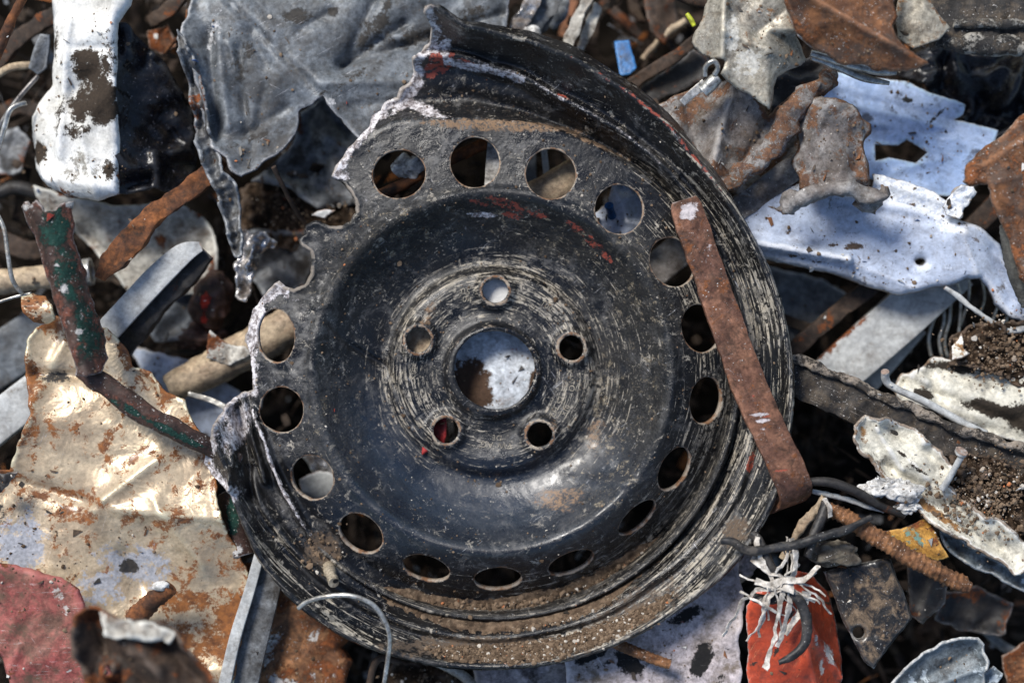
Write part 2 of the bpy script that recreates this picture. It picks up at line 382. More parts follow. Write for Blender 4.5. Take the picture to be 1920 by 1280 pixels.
def band0(v, a, b): return np.clip((v-a)/8, 0, 1)*np.clip((b-v)/8, 0, 1)
def wz(X, Y):
    dx, dy = X-WX, WY-Y; r0 = np.hypot(dx, dy); t = np.degrees(np.arctan2(dy, dx))
    hp, lp, ds = K(t, HUMP), K(t, LIP), K(t, DSK); zl = K(t, ZL)
    sl = np.sqrt(np.maximum(0, 1-(K(t, RAD)/47.5)**2))/(K(t, RAD)/47.5)
    z10 = -14-np.minimum(sl, 1.9)*(ds-354)*.62
    zh = np.where(z10 < -40, -36, -30); bk = K(t, BK)
    st = [(r0*0, -58+0*t), (76+0*t, -58+0*t), (85+0*t, -58+0*t), (94+0*t, -78+0*t), (120+0*t, -83+0*t), (170+0*t, -76+0*t), (190+0*t, -82+0*t), (204+0*t, -102+0*t), (220+0*t, -102+0*t), (244+0*t, -92+0*t), (270+0*t, -75+0*t), (298+0*t, -48+0*t), (316+0*t, -24+0*t), (329+0*t, -5+0*t), (340+0*t, 0+0*t), (354+0*t, -12+0*t), (ds, z10), (ds+10, z10-14), (np.maximum(hp-42, ds+16), z10-22), (np.maximum(hp-12, ds+24), zh-22+0*t), (hp-3, zh+0*t), (hp+4, zh+0*t), (hp+14, zh-16+0*t), (lp-16, zl-30), (lp-2, zl), (lp+2, zl-1), (lp+4+bk, zl-K(t, BZ)), (lp+60, zl-K(t, BZ)-60)]
    R = np.stack([a for a, b in st]); Z = np.stack([b+0*r0 for a, b in st])
    R = np.maximum.accumulate(R+np.arange(len(st))[:, None]*1e-3, 0)
    out = 0; ws = 0
    for off, wg in ((-6, .12), (-3, .22), (0, .32), (3, .22), (6, .12)):
        q = np.maximum(r0+off, 0); i = np.clip((R[1:] < q).sum(0), 0, len(st)-2); idx = np.arange(len(q))
        a, b = R[i, idx], R[i+1, idx]; f = np.clip((q-a)/(b-a+1e-6), 0, 1); out = out+wg*(Z[i, idx]*(1-f)+Z[i+1, idx]*f)
    z = out
    tp = np.exp(-((t-75)/48.0)**4); u = np.clip((r0-ds-4)/(hp-ds-18), 0, 1); z = z-tp*np.sin(u*math.pi)**.8*42+tp*7*np.sin(u*math.pi*3.2+1)*(u > 0)*(u < 1)
    rt = np.exp(-((t-10)/55.0)**4)+np.exp(-((t+60)/40.0)**4); z = z+rt*3*np.sin((r0-ds)/7.0)*band0(r0, ds, hp)
    for lx, ly in LUG:
        d = np.hypot(X-lx, Y-ly); z = z+15*np.exp(-(np.maximum(0, d-29)/9)**2)
    # second bent ridge of the crushed rim at the lower left
    wl = np.exp(-((t+155)/17.0)**4); z = z+34*wl*np.exp(-((r0-K(t, [(-172, 461), (-163, 449), (-147, 456), (-137, 466), (-125, 472), (90, 460)]))/6.5)**2)
    for pl, am, wd in (([(448, 742), (462, 800), (478, 850), (492, 905)], 32, 6), ([(408, 796), (428, 835), (437, 872), (431, 918)], 30, 6), ([(432, 770), (448, 830), (458, 880), (468, 940)], -26, 7), ([(470, 770), (484, 820), (500, 870)], 12, 4)):
        z = z+am*np.exp(-(pdist(X, Y, pl, False)/wd)**2)
    # dents
    wt = np.exp(-((t-140)/45.0)**4)*np.clip((r0-300)/60, 0, 1)
    z = z+wt*16*(facet(X, Y, 95, 5, 2)-.5) + (fbm(X, Y, 110, 9, 4)-.5)*9
    z = z+np.exp(-((t-170)/22.0)**4)*np.clip((r0-260)/60, 0, 1)*10*(ridged(X, Y, 70, 12, 3)-.3)
    z = z-16*np.exp(-((X-640)/70)**2-((Y-520)/50)**2)-9*np.exp(-((X-1195)/38)**2-((Y-880)/45)**2)+8*np.exp(-((X-1150)/60)**2-((Y-905)/9)**2)
    z = z-9*np.exp(-(pdist(X, Y, [(600, 585), (650, 645), (720, 690), (770, 800)], False)/7)**2)+6*np.exp(-(pdist(X, Y, [(585, 570), (640, 630), (700, 670)], False)/6)**2)
    return z
# outline: torn top-left edge from the photograph, elsewhere the lip
torn = [(806, 22), (800, 38), (812, 58), (806, 80), (782, 96), (772, 110), (776, 128), (768, 148), (752, 160), (744, 178), (722, 186), (712, 200), (696, 208), (690, 232), (676, 246), (664, 262), (650, 274), (640, 292), (630, 306), (622, 327), (650, 345), (668, 372), (672, 396), (660, 418), (640, 427), (612, 426), (590, 418), (570, 424), (574, 438), (560, 447), (566, 458), (582, 466), (588, 486), (584, 516), (570, 536), (548, 545), (530, 541), (516, 529), (503, 543), (486, 556), (468, 578), (458, 606), (452, 640), (462, 668), (467, 700), (468, 733), (446, 736), (428, 758), (408, 786), (398, 812), (388, 838), (377, 868), (392, 890), (412, 908), (432, 925)]
th_ = np.radians(np.arange(-150, 98.5, .62)); deg = np.degrees(th_); rl = K(deg, LIP)+4+K(deg, BK)+(vn(deg*1.7, deg*0, 3)-.5)*2.4
lipc = np.stack([WX+rl*np.cos(th_), WY-rl*np.sin(th_)], 1)
t1 = lin(torn, 5)[:-0 or None]; t1 = t1[: int(len(t1))]
# lin() closes the loop: cut the closing run
td = np.hypot(t1[:, 0]-432, t1[:, 1]-925); t1 = t1[:int(np.argmin(td))+1]
t1 = t1+np.stack([(vn(t1[:, 0]/5, t1[:, 1]/5, 1)-.5)*2.2, (vn(t1[:, 0]/5, t1[:, 1]/5, 2)-.5)*2.2], 1)
OUT = np.concatenate([lipc, t1[0:]])
VENT = [(747, 325, 50, 46, 12), (890, 303, 46, 48, 0), (1033, 325, 47, 48, 0), (1162, 391, 46, 47, 0), (1263, 490, 42, 48, 30), (1318, 615, 38, 46, 14), (1328, 752, 32, 45, -8), (1268, 882, 28, 45, -27), (1198, 975, 21, 45, -47), (1072, 1061, 22, 46, -68), (933, 1091, 24, 45, -87), (797, 1070, 26, 46, -106), (674, 1003, 36, 45, -128), (582, 897, 41, 43, -149), (524, 769, 43, 43, -168), (513, 629, 37, 51, 186)]
def ell(x, y, a, b, rot, n=44):
    q = np.linspace(0, 2*math.pi, n, endpoint=False); c, s_ = math.cos(math.radians(rot)), math.sin(math.radians(rot))
    u, v = a*np.cos(q), b*np.sin(q)
    return np.stack([x+u*c-v*s_, y-u*s_-v*c], 1)
HOLES = [ell(*v) for v in VENT]+[ell(930, 692, 80, 77, 0, 64)]+[ell(lx, ly, 24, 24, 0, 32) for lx, ly in LUG]
pts = []
for r in np.arange(78, 720, 3.6):
    n = int(2*math.pi*r/4.3); q = np.arange(n)/n*2*math.pi+r; pts.append(np.stack([WX+r*np.cos(q), WY-r*np.sin(q)], 1))
pts = np.concatenate(pts); ok = inside(pts[:, 0], pts[:, 1], OUT)
for h in HOLES: ok &= ~inside(pts[:, 0], pts[:, 1], h)
pts = pts[ok]; d_ = pdist(pts[:, 0], pts[:, 1], OUT)
for h in HOLES: d_ = np.minimum(d_, pdist(pts[:, 0], pts[:, 1], h))
PW, FW = tri(OUT, HOLES, pts[d_ > 1.8])
X, Y = PW[:, 0], PW[:, 1]; Zw = wz(X, Y)
dt = pdist(X, Y, t1, False)
# torn edge: thick, ragged and slightly rolled up
Zw = Zw+np.exp(-dt/14)*((facet(X, Y, 34, 21, 2)-.45)*17)+np.exp(-dt/4)*5
dhole = np.full(len(X), 1e9)
for h in HOLES[:16]: dhole = np.minimum(dhole, pdist(X, Y, h))
dlug = np.min([np.hypot(X-a, Y-b) for a, b in LUG], 0)
rw = np.hypot(X-WX, WY-Y); tw = np.degrees(np.arctan2(WY-Y, X-WX))
dlip = np.abs(rw-K(tw, LIP)); dhump = np.abs(rw-K(tw, HUMP))
lowl = np.exp(-((tw+150)/40.0)**4)
def band(v, a, b, s_=12): return 1/(1+np.exp(-(v-a)/s_))*1/(1+np.exp((v-b)/s_))
clay = .58*band(rw, 110, 240, 14)+.3*band(rw, 240, 300, 12)*np.exp(-((((tw-20)+180) % 360-180)/70)**4)+.25*band(rw, 340, 380)+.62*band(rw, 380, 600)*np.exp(-((((tw+20)+180) % 360-180)/80)**4)+.25*band(rw, 85, 110, 6)
clay = clay+.42*np.exp(-((tw+135)/32.0)**4)*band(rw, 480, 600)
clay = np.clip(clay*(.75+.5*fbm(X, Y, 70, 31, 2)), 0, 1)
clay *= 1-.8*np.exp(-((X-900)/290)**2-((Y-955)/90)**2)
wht = np.clip(.95*(.55+.8*vn(X/40, Y/40, 62))*np.exp(-(dt/18)**1.5)*((X < 1000))*(1-.85*((X > 540) & (X < 680) & (Y > 335) & (Y < 560))), 0, 1)
wht = np.maximum(wht, gauss(X, Y, [(790, 195, 60, 16, 28, .75), (835, 85, 14, 20, 0, .8), (905, 400, 34, 7, 3, .75), (440, 800, 26, 60, 20, .8), (760, 160, 22, 60, 35, .9), (470, 610, 26, 60, 10, .9)]))
dl = pdist(X, Y, [(835, 108), (880, 118), (940, 130), (980, 145)], False); wht = np.maximum(wht, .85*np.exp(-(dl/7)**2))
wht = np.maximum(wht, .5*np.exp(-(dhump/5)**2)*band(tw, 45, 100, 5)); wht = np.maximum(wht, .8*np.exp(-(np.abs(rw-K(tw, [(-172, 461), (-163, 449), (-147, 456), (-137, 466), (90, 460)]))/4)**2)*band(tw, -174, -138, 3))
red = gauss(X, Y, [(825, 105, 30, 26, -30, .85), (805, 125, 24, 14, -20, .8), (870, 112, 28, 8, 10, .65), (950, 382, 45, 11, 20, .62), (1010, 400, 30, 8, 15, .55), (1110, 450, 40, 9, 40, .5), (1412, 870, 8, 24, 20, .75), (960, 400, 30, 8, 15, .6), (1080, 425, 26, 8, 30, .6), (1140, 480, 24, 8, 50, .55), (900, 380, 30, 6, 8, .5), (1060, 180, 26, 6, 30, .5)])
redlip = .62*np.exp(-(dlip/5)**2)*band(tw, 38, 72, 6)
dust = gauss(X, Y, [(1050, 940, 60, 26, -8, .66), (1120, 820, 20, 45, 10, .66), (800, 590, 14, 40, 25, .5), (1040, 800, 14, 30, 0, .4), (940, 232, 190, 14, 2, .75), (1120, 265, 90, 9, 22, .6)])
mud = gauss(X, Y, [(600, 1035, 36, 34, 20, .9), (900, 175, 190, 60, 5, .22), (1170, 1160, 160, 46, -32, .5), (900, 1215, 260, 20, 0, .6), (1380, 1000, 40, 22, -50, .7)])
clean_sheen = gauss(X, Y, [(900, 945, 270, 95, 0, 1), (700, 850, 90, 140, -30, .9), (1120, 890, 90, 90, 0, .8)])
rough_up = gauss(X, Y, [(1150, 800, 90, 190, 10, .9), (700, 470, 150, 70, -35, 1), (1000, 430, 190, 40, 20, .9), (1200, 560, 60, 150, -20, .9), (620, 820, 60, 120, 10, .8)])
rst = np.exp(-((dlug-27)/4.5)**2)*.62+.6*np.exp(-(dhole/4)**2)+.35*np.exp(-((rw-86)/7)**2)
at = {'edge': .8*np.exp(-dt/5)*(.4+vn(X/14, Y/14, 61))+.7*np.exp(-(dhole/3.5))+.6*np.exp(-(dlip/5)**2), 'pol': np.stack([np.cos(np.radians(tw)), np.sin(np.radians(tw)), rw/100], 1), 'clay': clay, 'wht': wht, 'red': np.maximum(red, redlip), 'dust': dust, 'mud': mud, 'clean_sheen': clean_sheen, 'scuff': np.exp(-((((tw-168)+180) % 360-180)/48.0)**4)*band(rw, 290, 480), 'burnt': rough_up, 'rst': rst}

def wheel_material():
    b = NB('black_wheel_paint')
    pol = b.attr('pol', True)
    v1 = b.vm('MULTIPLY', pol, (2.4, 2.4, 17.0)); v2 = b.vm('MULTIPLY', pol, (3.8, 3.8, 31.0)); v3 = b.vm('MULTIPLY', pol, (1.6, 1.6, 7.0))
    s1 = b.noise(1.0, 5, .72, vec=v1, dist=.6); s2 = b.noise(1.0, 4, .72, vec=v2, dist=.4); s3 = b.noise(1.0, 5, .7, vec=v3, dist=.8)
    fine = b.noise(16, 6, .7); mid = b.noise(4, 6, .65, seed=2); big = b.noise(1.3, 4, .6, seed=3)
    col = b.mix(b.step(big, .4, .62), (.0035, .004, .0055), (.008, .0075, .0075))
    rough = b.mixf(b.step(b.noise(1.1, 6, .65, seed=26), .4, .6), .2, .48)
    sb = b.ma('MULTIPLY', b.attr('burnt'), b.step(b.noise(3.2, 8, .75, seed=11), .4, .6)); col = b.mix(sb, col, (.009, .008, .0065)); rough = b.mixf(sb, rough, .72)
    cln = b.ma('SUBTRACT', 1.0, b.ma('MULTIPLY', b.attr('clean_sheen'), .6))
    col = b.mix(b.ma('MULTIPLY', b.attr('clean_sheen'), .85), col, (.009, .0145, .026))  # sky sheen of the lower bowl painted as a blue tint
    # dry grey film
    film = b.ma('MULTIPLY', b.step(b.ma('ADD', b.noise(1.9, 9, .75, seed=5, dist=.6), b.ma('MULTIPLY', b.attr('scuff'), .07)), .52, .62), .55); film = b.ma('MULTIPLY', film, b.step(b.noise(9, 8, .8, seed=25), .4, .6, .15, 1.0)); film = b.ma('MULTIPLY', film, b.ma('SUBTRACT', 1.0, b.ma('MULTIPLY', b.attr('burnt'), .6)))
    film = b.ma('MULTIPLY', film, cln)
    col = b.mix(film, col, (.16, .155, .15)); rough = b.mixf(film, rough, .7)
    # dried clay left in brush-like arcs
    cl = b.attr('clay')
    a1 = b.step(b.ma('ADD', s1, b.ma('MULTIPLY', cl, .26)), .69, .75); a2 = b.step(b.ma('ADD', s2, b.ma('MULTIPLY', cl, .24)), .69, .74); a3 = b.step(b.ma('ADD', s3, b.ma('MULTIPLY', cl, .2)), .71, .75)
    a = b.ma('MAXIMUM', b.ma('MAXIMUM', b.ma('MULTIPLY', a1, .85), b.ma('MULTIPLY', a2, .8)), b.ma('MULTIPLY', a3, .9)); a = b.ma('MULTIPLY', a, b.step(b.noise(9, 3, .6, seed=21), .38, .5)); a = b.ma('MULTIPLY', a, b.step(mid, .38, .56, .25, 1.0))
    col = b.mix(a, col, b.mix(b.step(mid, .4, .6), (.74, .67, .56), (.42, .37, .29))); rough = b.mixf(a, rough, .9)
    # random spots of clay and scuffs everywhere
    sp = b.cov(b.noise(4.6, 9, .8, seed=7, dist=.5), .32, .02); sp = b.ma('MULTIPLY', sp, b.step(b.noise(1.5, 4, .6, seed=17), .44, .55)); sp = b.ma('MULTIPLY', b.ma('MULTIPLY', sp, .85), cln); col = b.mix(sp, col, (.36, .325, .27)); rough = b.mixf(sp, rough, .9)
    sk = b.ma('MULTIPLY', b.cov(b.noise(20, 3, .6, seed=8), .2, .02), b.step(b.noise(3, 3, .5, seed=18), .48, .6)); col = b.mix(b.ma('MULTIPLY', sk, .7), col, (.42, .38, .32))
    vs = b.mapv(b.pos, (.3, 14, 4), 38); sc = b.ma('MULTIPLY', b.cov(b.noise(1.1, 5, .75, vec=vs, dist=1.2), .2, .03), b.step(b.noise(1.6, 6, .7, seed=9), .5, .6)); col = b.mix(b.ma('MULTIPLY', sc, .8), col, (.42, .42, .43))
    vs = b.mapv(b.pos, (.35, 13, 4), -58); sc = b.ma('MULTIPLY', b.cov(b.noise(1.1, 5, .75, vec=vs, dist=1.2, seed=4), .2, .03), b.step(b.noise(1.6, 6, .7, seed=14), .52, .62)); col = b.mix(b.ma('MULTIPLY', sc, .8), col, (.38, .38, .40))
    bc = b.ma('MULTIPLY', b.cov(b.noise(5.5, 9, .8, seed=31, dist=.4), .36, .02), b.step(b.attr('burnt'), .25, .6)); bc = b.ma('MULTIPLY', bc, b.step(b.noise(1.7, 5, .65, seed=32), .42, .56)); col = b.mix(b.ma('MULTIPLY', bc, .85), col, b.mix(b.step(fine, .4, .6), (.34, .29, .21), (.10, .075, .045))); rough = b.mixf(bc, rough, .9)
    brk = b.ma('MULTIPLY', b.ma('SUBTRACT', b.noise(7, 8, .75, seed=10), .5), 1.9)
    def msk(n, lo=.42, hi=.52, k=1.0):
        a_ = b.attr(n); return b.ma('MULTIPLY', b.step(b.ma('ADD', a_, b.ma('MULTIPLY', brk, k)), lo, hi), b.step(a_, .03, .15))
    f = msk('dust', .36, .66); fd = b.ma('MULTIPLY', f, b.step(fine, .38, .55)); col = b.mix(b.ma('MULTIPLY', fd, .9), col, (.24, .15, .085)); rough = b.mixf(fd, rough, .95)
    f = msk('mud', .3, .6); fm = b.ma('MULTIPLY', f, b.step(fine, .3, .5)); col = b.mix(fm, col, (.10, .07, .047)); rough = b.mixf(fm, rough, .95)
    f = msk('rst', .38, .55, .7); col = b.mix(f, col, b.mix(b.step(mid, .4, .6), (.17, .085, .04), (.32, .27, .21))); rough = b.mixf(f, rough, .9)
    f = msk('red', .4, .47); col = b.mix(b.ma('MULTIPLY', f, b.step(b.noise(6, 6, .75, seed=51), .42, .5)), col, (.27, .05, .028)); rough = b.mixf(f, rough, .65)
    fw = msk('wht', .4, .58); col = b.mix(fw, col, b.mix(b.step(b.noise(9, 6, .75, seed=12), .38, .62), (.12, .095, .09), (.74, .71, .72))); rough = b.mixf(fw, rough, .55)
    f = b.step(b.ma('MULTIPLY', b.attr('edge'), b.ma('ADD', .35, mid)), .5, .72); col = b.mix(b.ma('MULTIPLY', f, .7), col, (.27, .23, .19)); rough = b.mixf(f, rough, .7)
    h = b.ma('ADD', b.ma('MULTIPLY', s1, .45), b.ma('MULTIPLY', s2, .3)); h = b.ma('MULTIPLY', h, b.ma('ADD', .25, cl)); h = b.ma('ADD', h, b.ma('MULTIPLY', fine, .35)); h = b.ma('ADD', h, b.ma('MULTIPLY', sb, b.ma('MULTIPLY', b.noise(7, 6, .7, seed=6), 2.2))); h = b.ma('ADD', h, b.ma('MULTIPLY', fw, b.ma('MULTIPLY', b.noise(9, 6, .7, seed=12), 1.0)))
    b.L(b.bump(h, .6, .5, b.bump(b.noise(1.7, 4, .55, seed=13, dist=.6), .3, 1.3)), b.p.inputs['Normal'])
    b.set(b.p.inputs['Base Color'], col); b.set(b.p.inputs['Roughness'], rough); b.p.inputs['Specular IOR Level'].default_value = .5
    b.set(b.p.inputs['Coat Weight'], b.ma('ADD', .07, b.ma('MULTIPLY', b.attr('clean_sheen'), b.step(b.noise(3, 9, .78, seed=42), .34, .66, 1.0, .45)))); b.set(b.p.inputs['Coat Roughness'], b.mixf(b.step(b.noise(5, 8, .75, seed=41), .4, .62), .22, .5))
    return b.m
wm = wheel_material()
wheel = empty('car_wheel', WX, WY, -60, 'torn black steel car wheel rim lying on the scrap, one side ripped away', 'wheel')
Vw = np.stack([(X-960)*S, (640-Y)*S, Zw*S], 1)
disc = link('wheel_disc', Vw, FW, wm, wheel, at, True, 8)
# barrel behind the disc
def strip(a0, a1, f0, f1, name, mat):
    q = np.radians(np.arange(a0, a1, 1.5)); V = []; F = []; m = 12
    for i, t in enumerate(q):
        for j in range(m):
            u = j/(m-1); r = f0(math.degrees(t))*(1-u)+f1(math.degrees(t))*u; z = -62-u*190
            r -= 10*math.sin(u*math.pi*2)
            V.append(((WX+r*math.cos(t)-960)*S, (640-(WY-r*math.sin(t)))*S, z*S))
            if i and j: F.append(((i-1)*m+j-1, i*m+j-1, i*m+j, (i-1)*m+j))
    V = np.array(V); n = len(V)
    xx, yy = V[:, 0]/S+960, 640-V[:, 1]/S; rr = np.hypot(xx-WX, WY-yy); z = np.zeros(n)
    a_ = {'pol': np.stack([(xx-WX)/rr, (WY-yy)/rr, -V[:, 2]/S/100], 1), 'clay': z+.45, 'burnt': z+.3}
    return link(name, V, F, mat, wheel, a_, True, 6)
strip(-151, 22, lambda t: 470, lambda t: 455, 'barrel', wm)
M_VALVE = M('valve_rubber', (.42, .36, .27), (.2, .16, .11), rough=.6, grime=.25)
vz = float(wz(np.array([622.]), np.array([1080.]))[0])
vs_ = tube('valve_stem', None, None, [(612, 1066, vz-8, 13), (618, 1073, vz+14, 12), (622, 1078, vz+30, 9), (626, 1083, vz+44, 10.5), (629, 1088, vz+54, 10)], M_VALVE, step=2, rib=(6, .12), parent=wheel)
ho = tube('valve_hole_disc', None, None, [(628.5, 1087, vz+53, 5), (629.5, 1089, vz+55.5, 5)], M('dark_hole', (.01, .01, .01), rough=.8), step=1.5, parent=wheel)  # black disc painted for the darkness inside the stem opening
# stamped writing on the hub plate
M_STAMP = M('stamped_clay', (.36, .32, .25), (.2, .17, .13), rough=.8)
def stamp(txt, x, y, size, rot):
    cu = bpy.data.curves.new('txt', 'FONT'); cu.body = txt; cu.size = size*S; cu.extrude = .6*S; cu.align_x = 'CENTER'; cu.align_y = 'CENTER'; cu.space_character = 1.15; cu.offset = -.35*S
    t = bpy.data.objects.new('txt', cu); C.objects.link(t); bpy.context.view_layer.update()
    me = bpy.data.meshes.new_from_object(t.evaluated_get(bpy.context.evaluated_depsgraph_get())); bpy.data.objects.remove(t)
    V = np.array([v.co[:] for v in me.vertices])/S; a = math.radians(rot); c, s_ = math.cos(a), math.sin(a)
    Xp = x+V[:, 0]*c-V[:, 1]*s_; Yp = y-(V[:, 0]*s_+V[:, 1]*c); Z = wz(Xp, Yp)+V[:, 2]+.5
    F = [list(p.vertices) for p in me.polygons]
    link('stamped_text', np.stack([(Xp-960)*S, (640-Yp)*S, Z*S], 1), F, M_STAMP, wheel, None, False)
for a in (('05', 871, 545, 17, -8), ('04', 874, 560, 17, -8), ('O2C.C', 1013, 585, 15, -32), ('1001', 1030, 575, 15, -32), ('KWO', 1072, 715, 16, -82), ('15 H2', 1046, 764, 16, -118), ('6Jx', 1064, 772, 16, -118), ('VW AG', 930, 838, 17, 176), ('DE', 931, 824, 15, 176), ('K01', 772, 700, 15, 80)): stamp(*a)
# ------------------------------------------------------------------ the setting
print('wheel verts', len(PW))
M_GROUND = M('gap_shade_soil', (.006, .0045, .003), (.003, .0025, .002), rough=.95, bump=.8, spec=.04)  # soil near-black, the deep shade of the gaps put into its colour
gx, gy = np.meshgrid(np.linspace(-3000, 4900, 160), np.linspace(-2600, 3900, 130)); n1, n2 = gx.shape
gx, gy = gx.ravel(), gy.ravel(); gz = -720+(fbm(gx, gy, 200, 4, 5)-.5)*160
Fg = [(i*n2+j, (i+1)*n2+j, (i+1)*n2+j+1, i*n2+j+1) for i in range(n1-1) for j in range(n2-1)]
tag(link('ground', np.stack([(gx-960)*S, (640-gy)*S, gz*S], 1), Fg, M_GROUND), kind='structure')
# ------------------------------------------------------------------ materials of the scrap
M_GALV = M('galvanised_sheet', (.165, .182, .20), (.08, .088, .096), sc=1.1, rough=.45, metal=.15, grime=.30, gsc=.8, grimec=(.06, .055, .05), grime_soft=.12, scr=.25, scrc=(.5, .5, .52), srot=30, m1=(.05, .045, .04), m2=(.6, .6, .6), edge=(.36, .36, .37), bump=.45, dents=.35)
M_GALV_D = M('dull_zinc', (.20, .21, .22), (.12, .12, .12), rough=.5, metal=.3, grime=.35, rust=.12, scr=.2, scrc=(.4, .4, .4))
M_WHITE = M('white_paint_muddy', (.85, .85, .82), (.68, .66, .60), soot=.25, mottle=.35, sc=.9, rough=.45, grime=.22, gsc=.9, grimec=(.10, .07, .045), rust=.08, m1=(.04, .027, .017), m2=(.012, .013, .018), m3=(.35, .33, .29), bump=.4, dents=.4)
M_OFFW = M('offwhite_dented', (.56, .53, .46), (.34, .32, .28), sc=1.0, rough=.5, grime=.3, gsc=1.2, grimec=(.14, .10, .07), rust=.16, bump=.4, dents=.6, m1=(.03, .025, .02), m2='rust')
M_BLKGLOSS = M('black_gloss', (.004, .0045, .007), (.008, .009, .013), rough=.25, spec=.35, speck=.12, speckc=(.35, .35, .4), dents=.6, grime=.12)
M_BEIGE = M('beige_enamel', (.66, .53, .36), (.44, .34, .23), sc=.9, rough=.32, metal=.3, coat=.4, rust=.36, rsc=2.4, rustc=((.26, .10, .03), (.10, .04, .018)), grime=.2, gsc=2.4, grimec=(.16, .09, .045), soot=.12, mottle=.4, scr=.18, scrc=(.85, .85, .85), srot=70, m1=(.42, .43, .47), m2='rust', m3=(.05, .045, .04), bump=.2, dents=.55)
M_RUSTSH = M('rusty_sheet', (.30, .14, .06), (.15, .065, .03), sc=2.2, rough=.75, rust=.4, peel=.3, peelc=(.42, .40, .38), psc=1.6, grime=.25, speck=.12, bump=.7)
M_PINK = M('faded_red_paint', (.34, .085, .075), (.24, .10, .075), sc=1.3, rough=.55, grime=.36, gsc=1.5, grimec=(.11, .075, .05), peel=.26, peelc=(.45, .40, .37), psc=1.1, scr=.3, scrc=(.6, .55, .52), rust=.2)
M_RUST = M('deep_rust', (.26, .105, .04), (.10, .042, .022), sc=2.5, rough=.85, rust=.35, grime=.2, speck=.13, speckc=(.5, .42, .36), bump=.9, edge=(.40, .30, .24))
M_RUSTO = M('orange_rust', (.25, .09, .03), (.08, .034, .018), sc=2.2, rough=.85, grime=.3, bump=.8)
M_STRAP = M('rusty_bar', (.26, .125, .075), (.13, .062, .042), sc=2.4, rough=.48, metal=.3, rust=.34, rsc=3, rustc=((.24, .085, .03), (.08, .035, .02)), scr=.18, srot=20, scrc=(.7, .66, .66), speck=.12, m1=(.62, .56, .56), m2=(.42, .10, .06), edge=(.42, .34, .30), bump=.5)
M_GREENP = M('green_rusty_pipe', (.085, .045, .034), (.035, .02, .017), sc=2.2, rough=.6, rust=.3, rustc=((.22, .08, .05), (.08, .04, .035)), m1=(.012, .055, .042), m2=(.6, .58, .56), speck=.18, grime=.2, edge=(.5, .45, .43), bump=.8)
M_DARKBAR = M('dark_steel', (.035, .033, .032), (.018, .016, .015), rough=.5, rust=.22, grime=.25, scr=.2, scrc=(.3, .3, .3), edge=(.25, .22, .2))
M_BROWNBAR = M('brown_steel', (.075, .048, .032), (.03, .02, .015), rough=.7, rust=.3, grime=.3)
M_PALEBAR = M('pale_grey_bar', (.52, .53, .52), (.38, .39, .39), soot=.4, mottle=.4, rough=.45, grime=.25, gsc=1.5, grimec=(.13, .11, .09), rust=.10, scr=.2, edge=(.3, .2, .15), m1='rust')
M_TAN = M('dusty_tan_pipe', (.46, .36, .24), (.34, .26, .18), rough=.7, grime=.25, grimec=(.2, .13, .08), rust=.15, bump=.4)
M_BLUEW = M('bluish_white_plastic', (.50, .56, .68), (.40, .46, .58), soot=.36, mottle=.3, sc=.8, rough=.38, grime=.24, gsc=2.0, grimec=(.12, .10, .09), grime_soft=.03, speck=.2, speckc=(.1, .09, .08), scr=.2, scrc=(.35, .36, .4), m1=(.08, .055, .04), m2=(.85, .88, .92), edge=(.22, .17, .12), dents=.2, bump=.2)
M_BLUEP = M('shaded_blue_white', (.32, .44, .68), (.42, .52, .72), soot=.3, mottle=.25, sc=1.0, rough=.35, grime=.3, gsc=1.6, grimec=(.04, .04, .05), speck=.12, speckc=(.06, .06, .07), scr=.25, scrc=(.6, .65, .75), srot=-20, edge=(.5, .5, .52), m1=(.03, .03, .03))  # bluer and darker than the lower panel: shade put into the colour
M_BEIGEG = M('beige_grey_zinc', (.42, .38, .30), (.30, .28, .24), sc=1.2, rough=.45, metal=.3, rust=.26, rsc=1.4, rustc=((.24, .12, .05), (.13, .07, .04)), grime=.2, grimec=(.12, .09, .06), speck=.16, speckc=(.6, .57, .5), m1=(.62, .60, .54), scr=.2, edge=(.5, .46, .38), dents=.4)
M_GREYRUST = M('grey_brown_flap', (.26, .25, .24), (.15, .13, .12), sc=1.3, rough=.6, rust=.3, rsc=1.1, rustc=((.17, .085, .045), (.07, .04, .03)), grime=.28, grimec=(.07, .05, .035), m1='rust', speck=.13, edge=(.22, .15, .1), dents=.5, bump=.5)
M_ORANGER = M('orange_brown_rust_sheet', (.23, .10, .042), (.09, .04, .022), sc=1.6, rough=.75, rust=.35, rustc=((.24, .085, .03), (.05, .024, .014)), soot=.75, grime=.42, gsc=1.8, grimec=(.075, .05, .038), peel=.17, peelc=(.40, .36, .32), psc=2.0, speck=.16, edge=(.35, .26, .2), bump=.8)
M_MUDBEAM = M('muddy_dark_beam', (.045, .042, .04), (.022, .02, .018), sc=1.2, rough=.75, grime=.3, grimec=(.13, .10, .07), peel=.2, peelc=(.24, .20, .16), psc=2.4, speck=.15, m1=(.35, .33, .29), bump=1.0)
M_STEEL = M('shiny_steel', (.58, .58, .55), (.4, .39, .36), rough=.3, metal=.7, grime=.2, grimec=(.15, .12, .09))
M_WIRE = M('grey_wire', (.26, .25, .24), (.14, .13, .13), rough=.4, metal=.6, grime=.2)
M_BLKWIRE = M('black_rubber_cable', (.03, .03, .032), (.016, .016, .017), rough=.45, speck=.1, grime=.25, grimec=(.08, .07, .06))
M_FIBRE = M('frayed_white_fibre', (.72, .68, .62), (.45, .41, .36), sc=4, rough=.9, grime=.22, grimec=(.2, .16, .12), bump=.9)
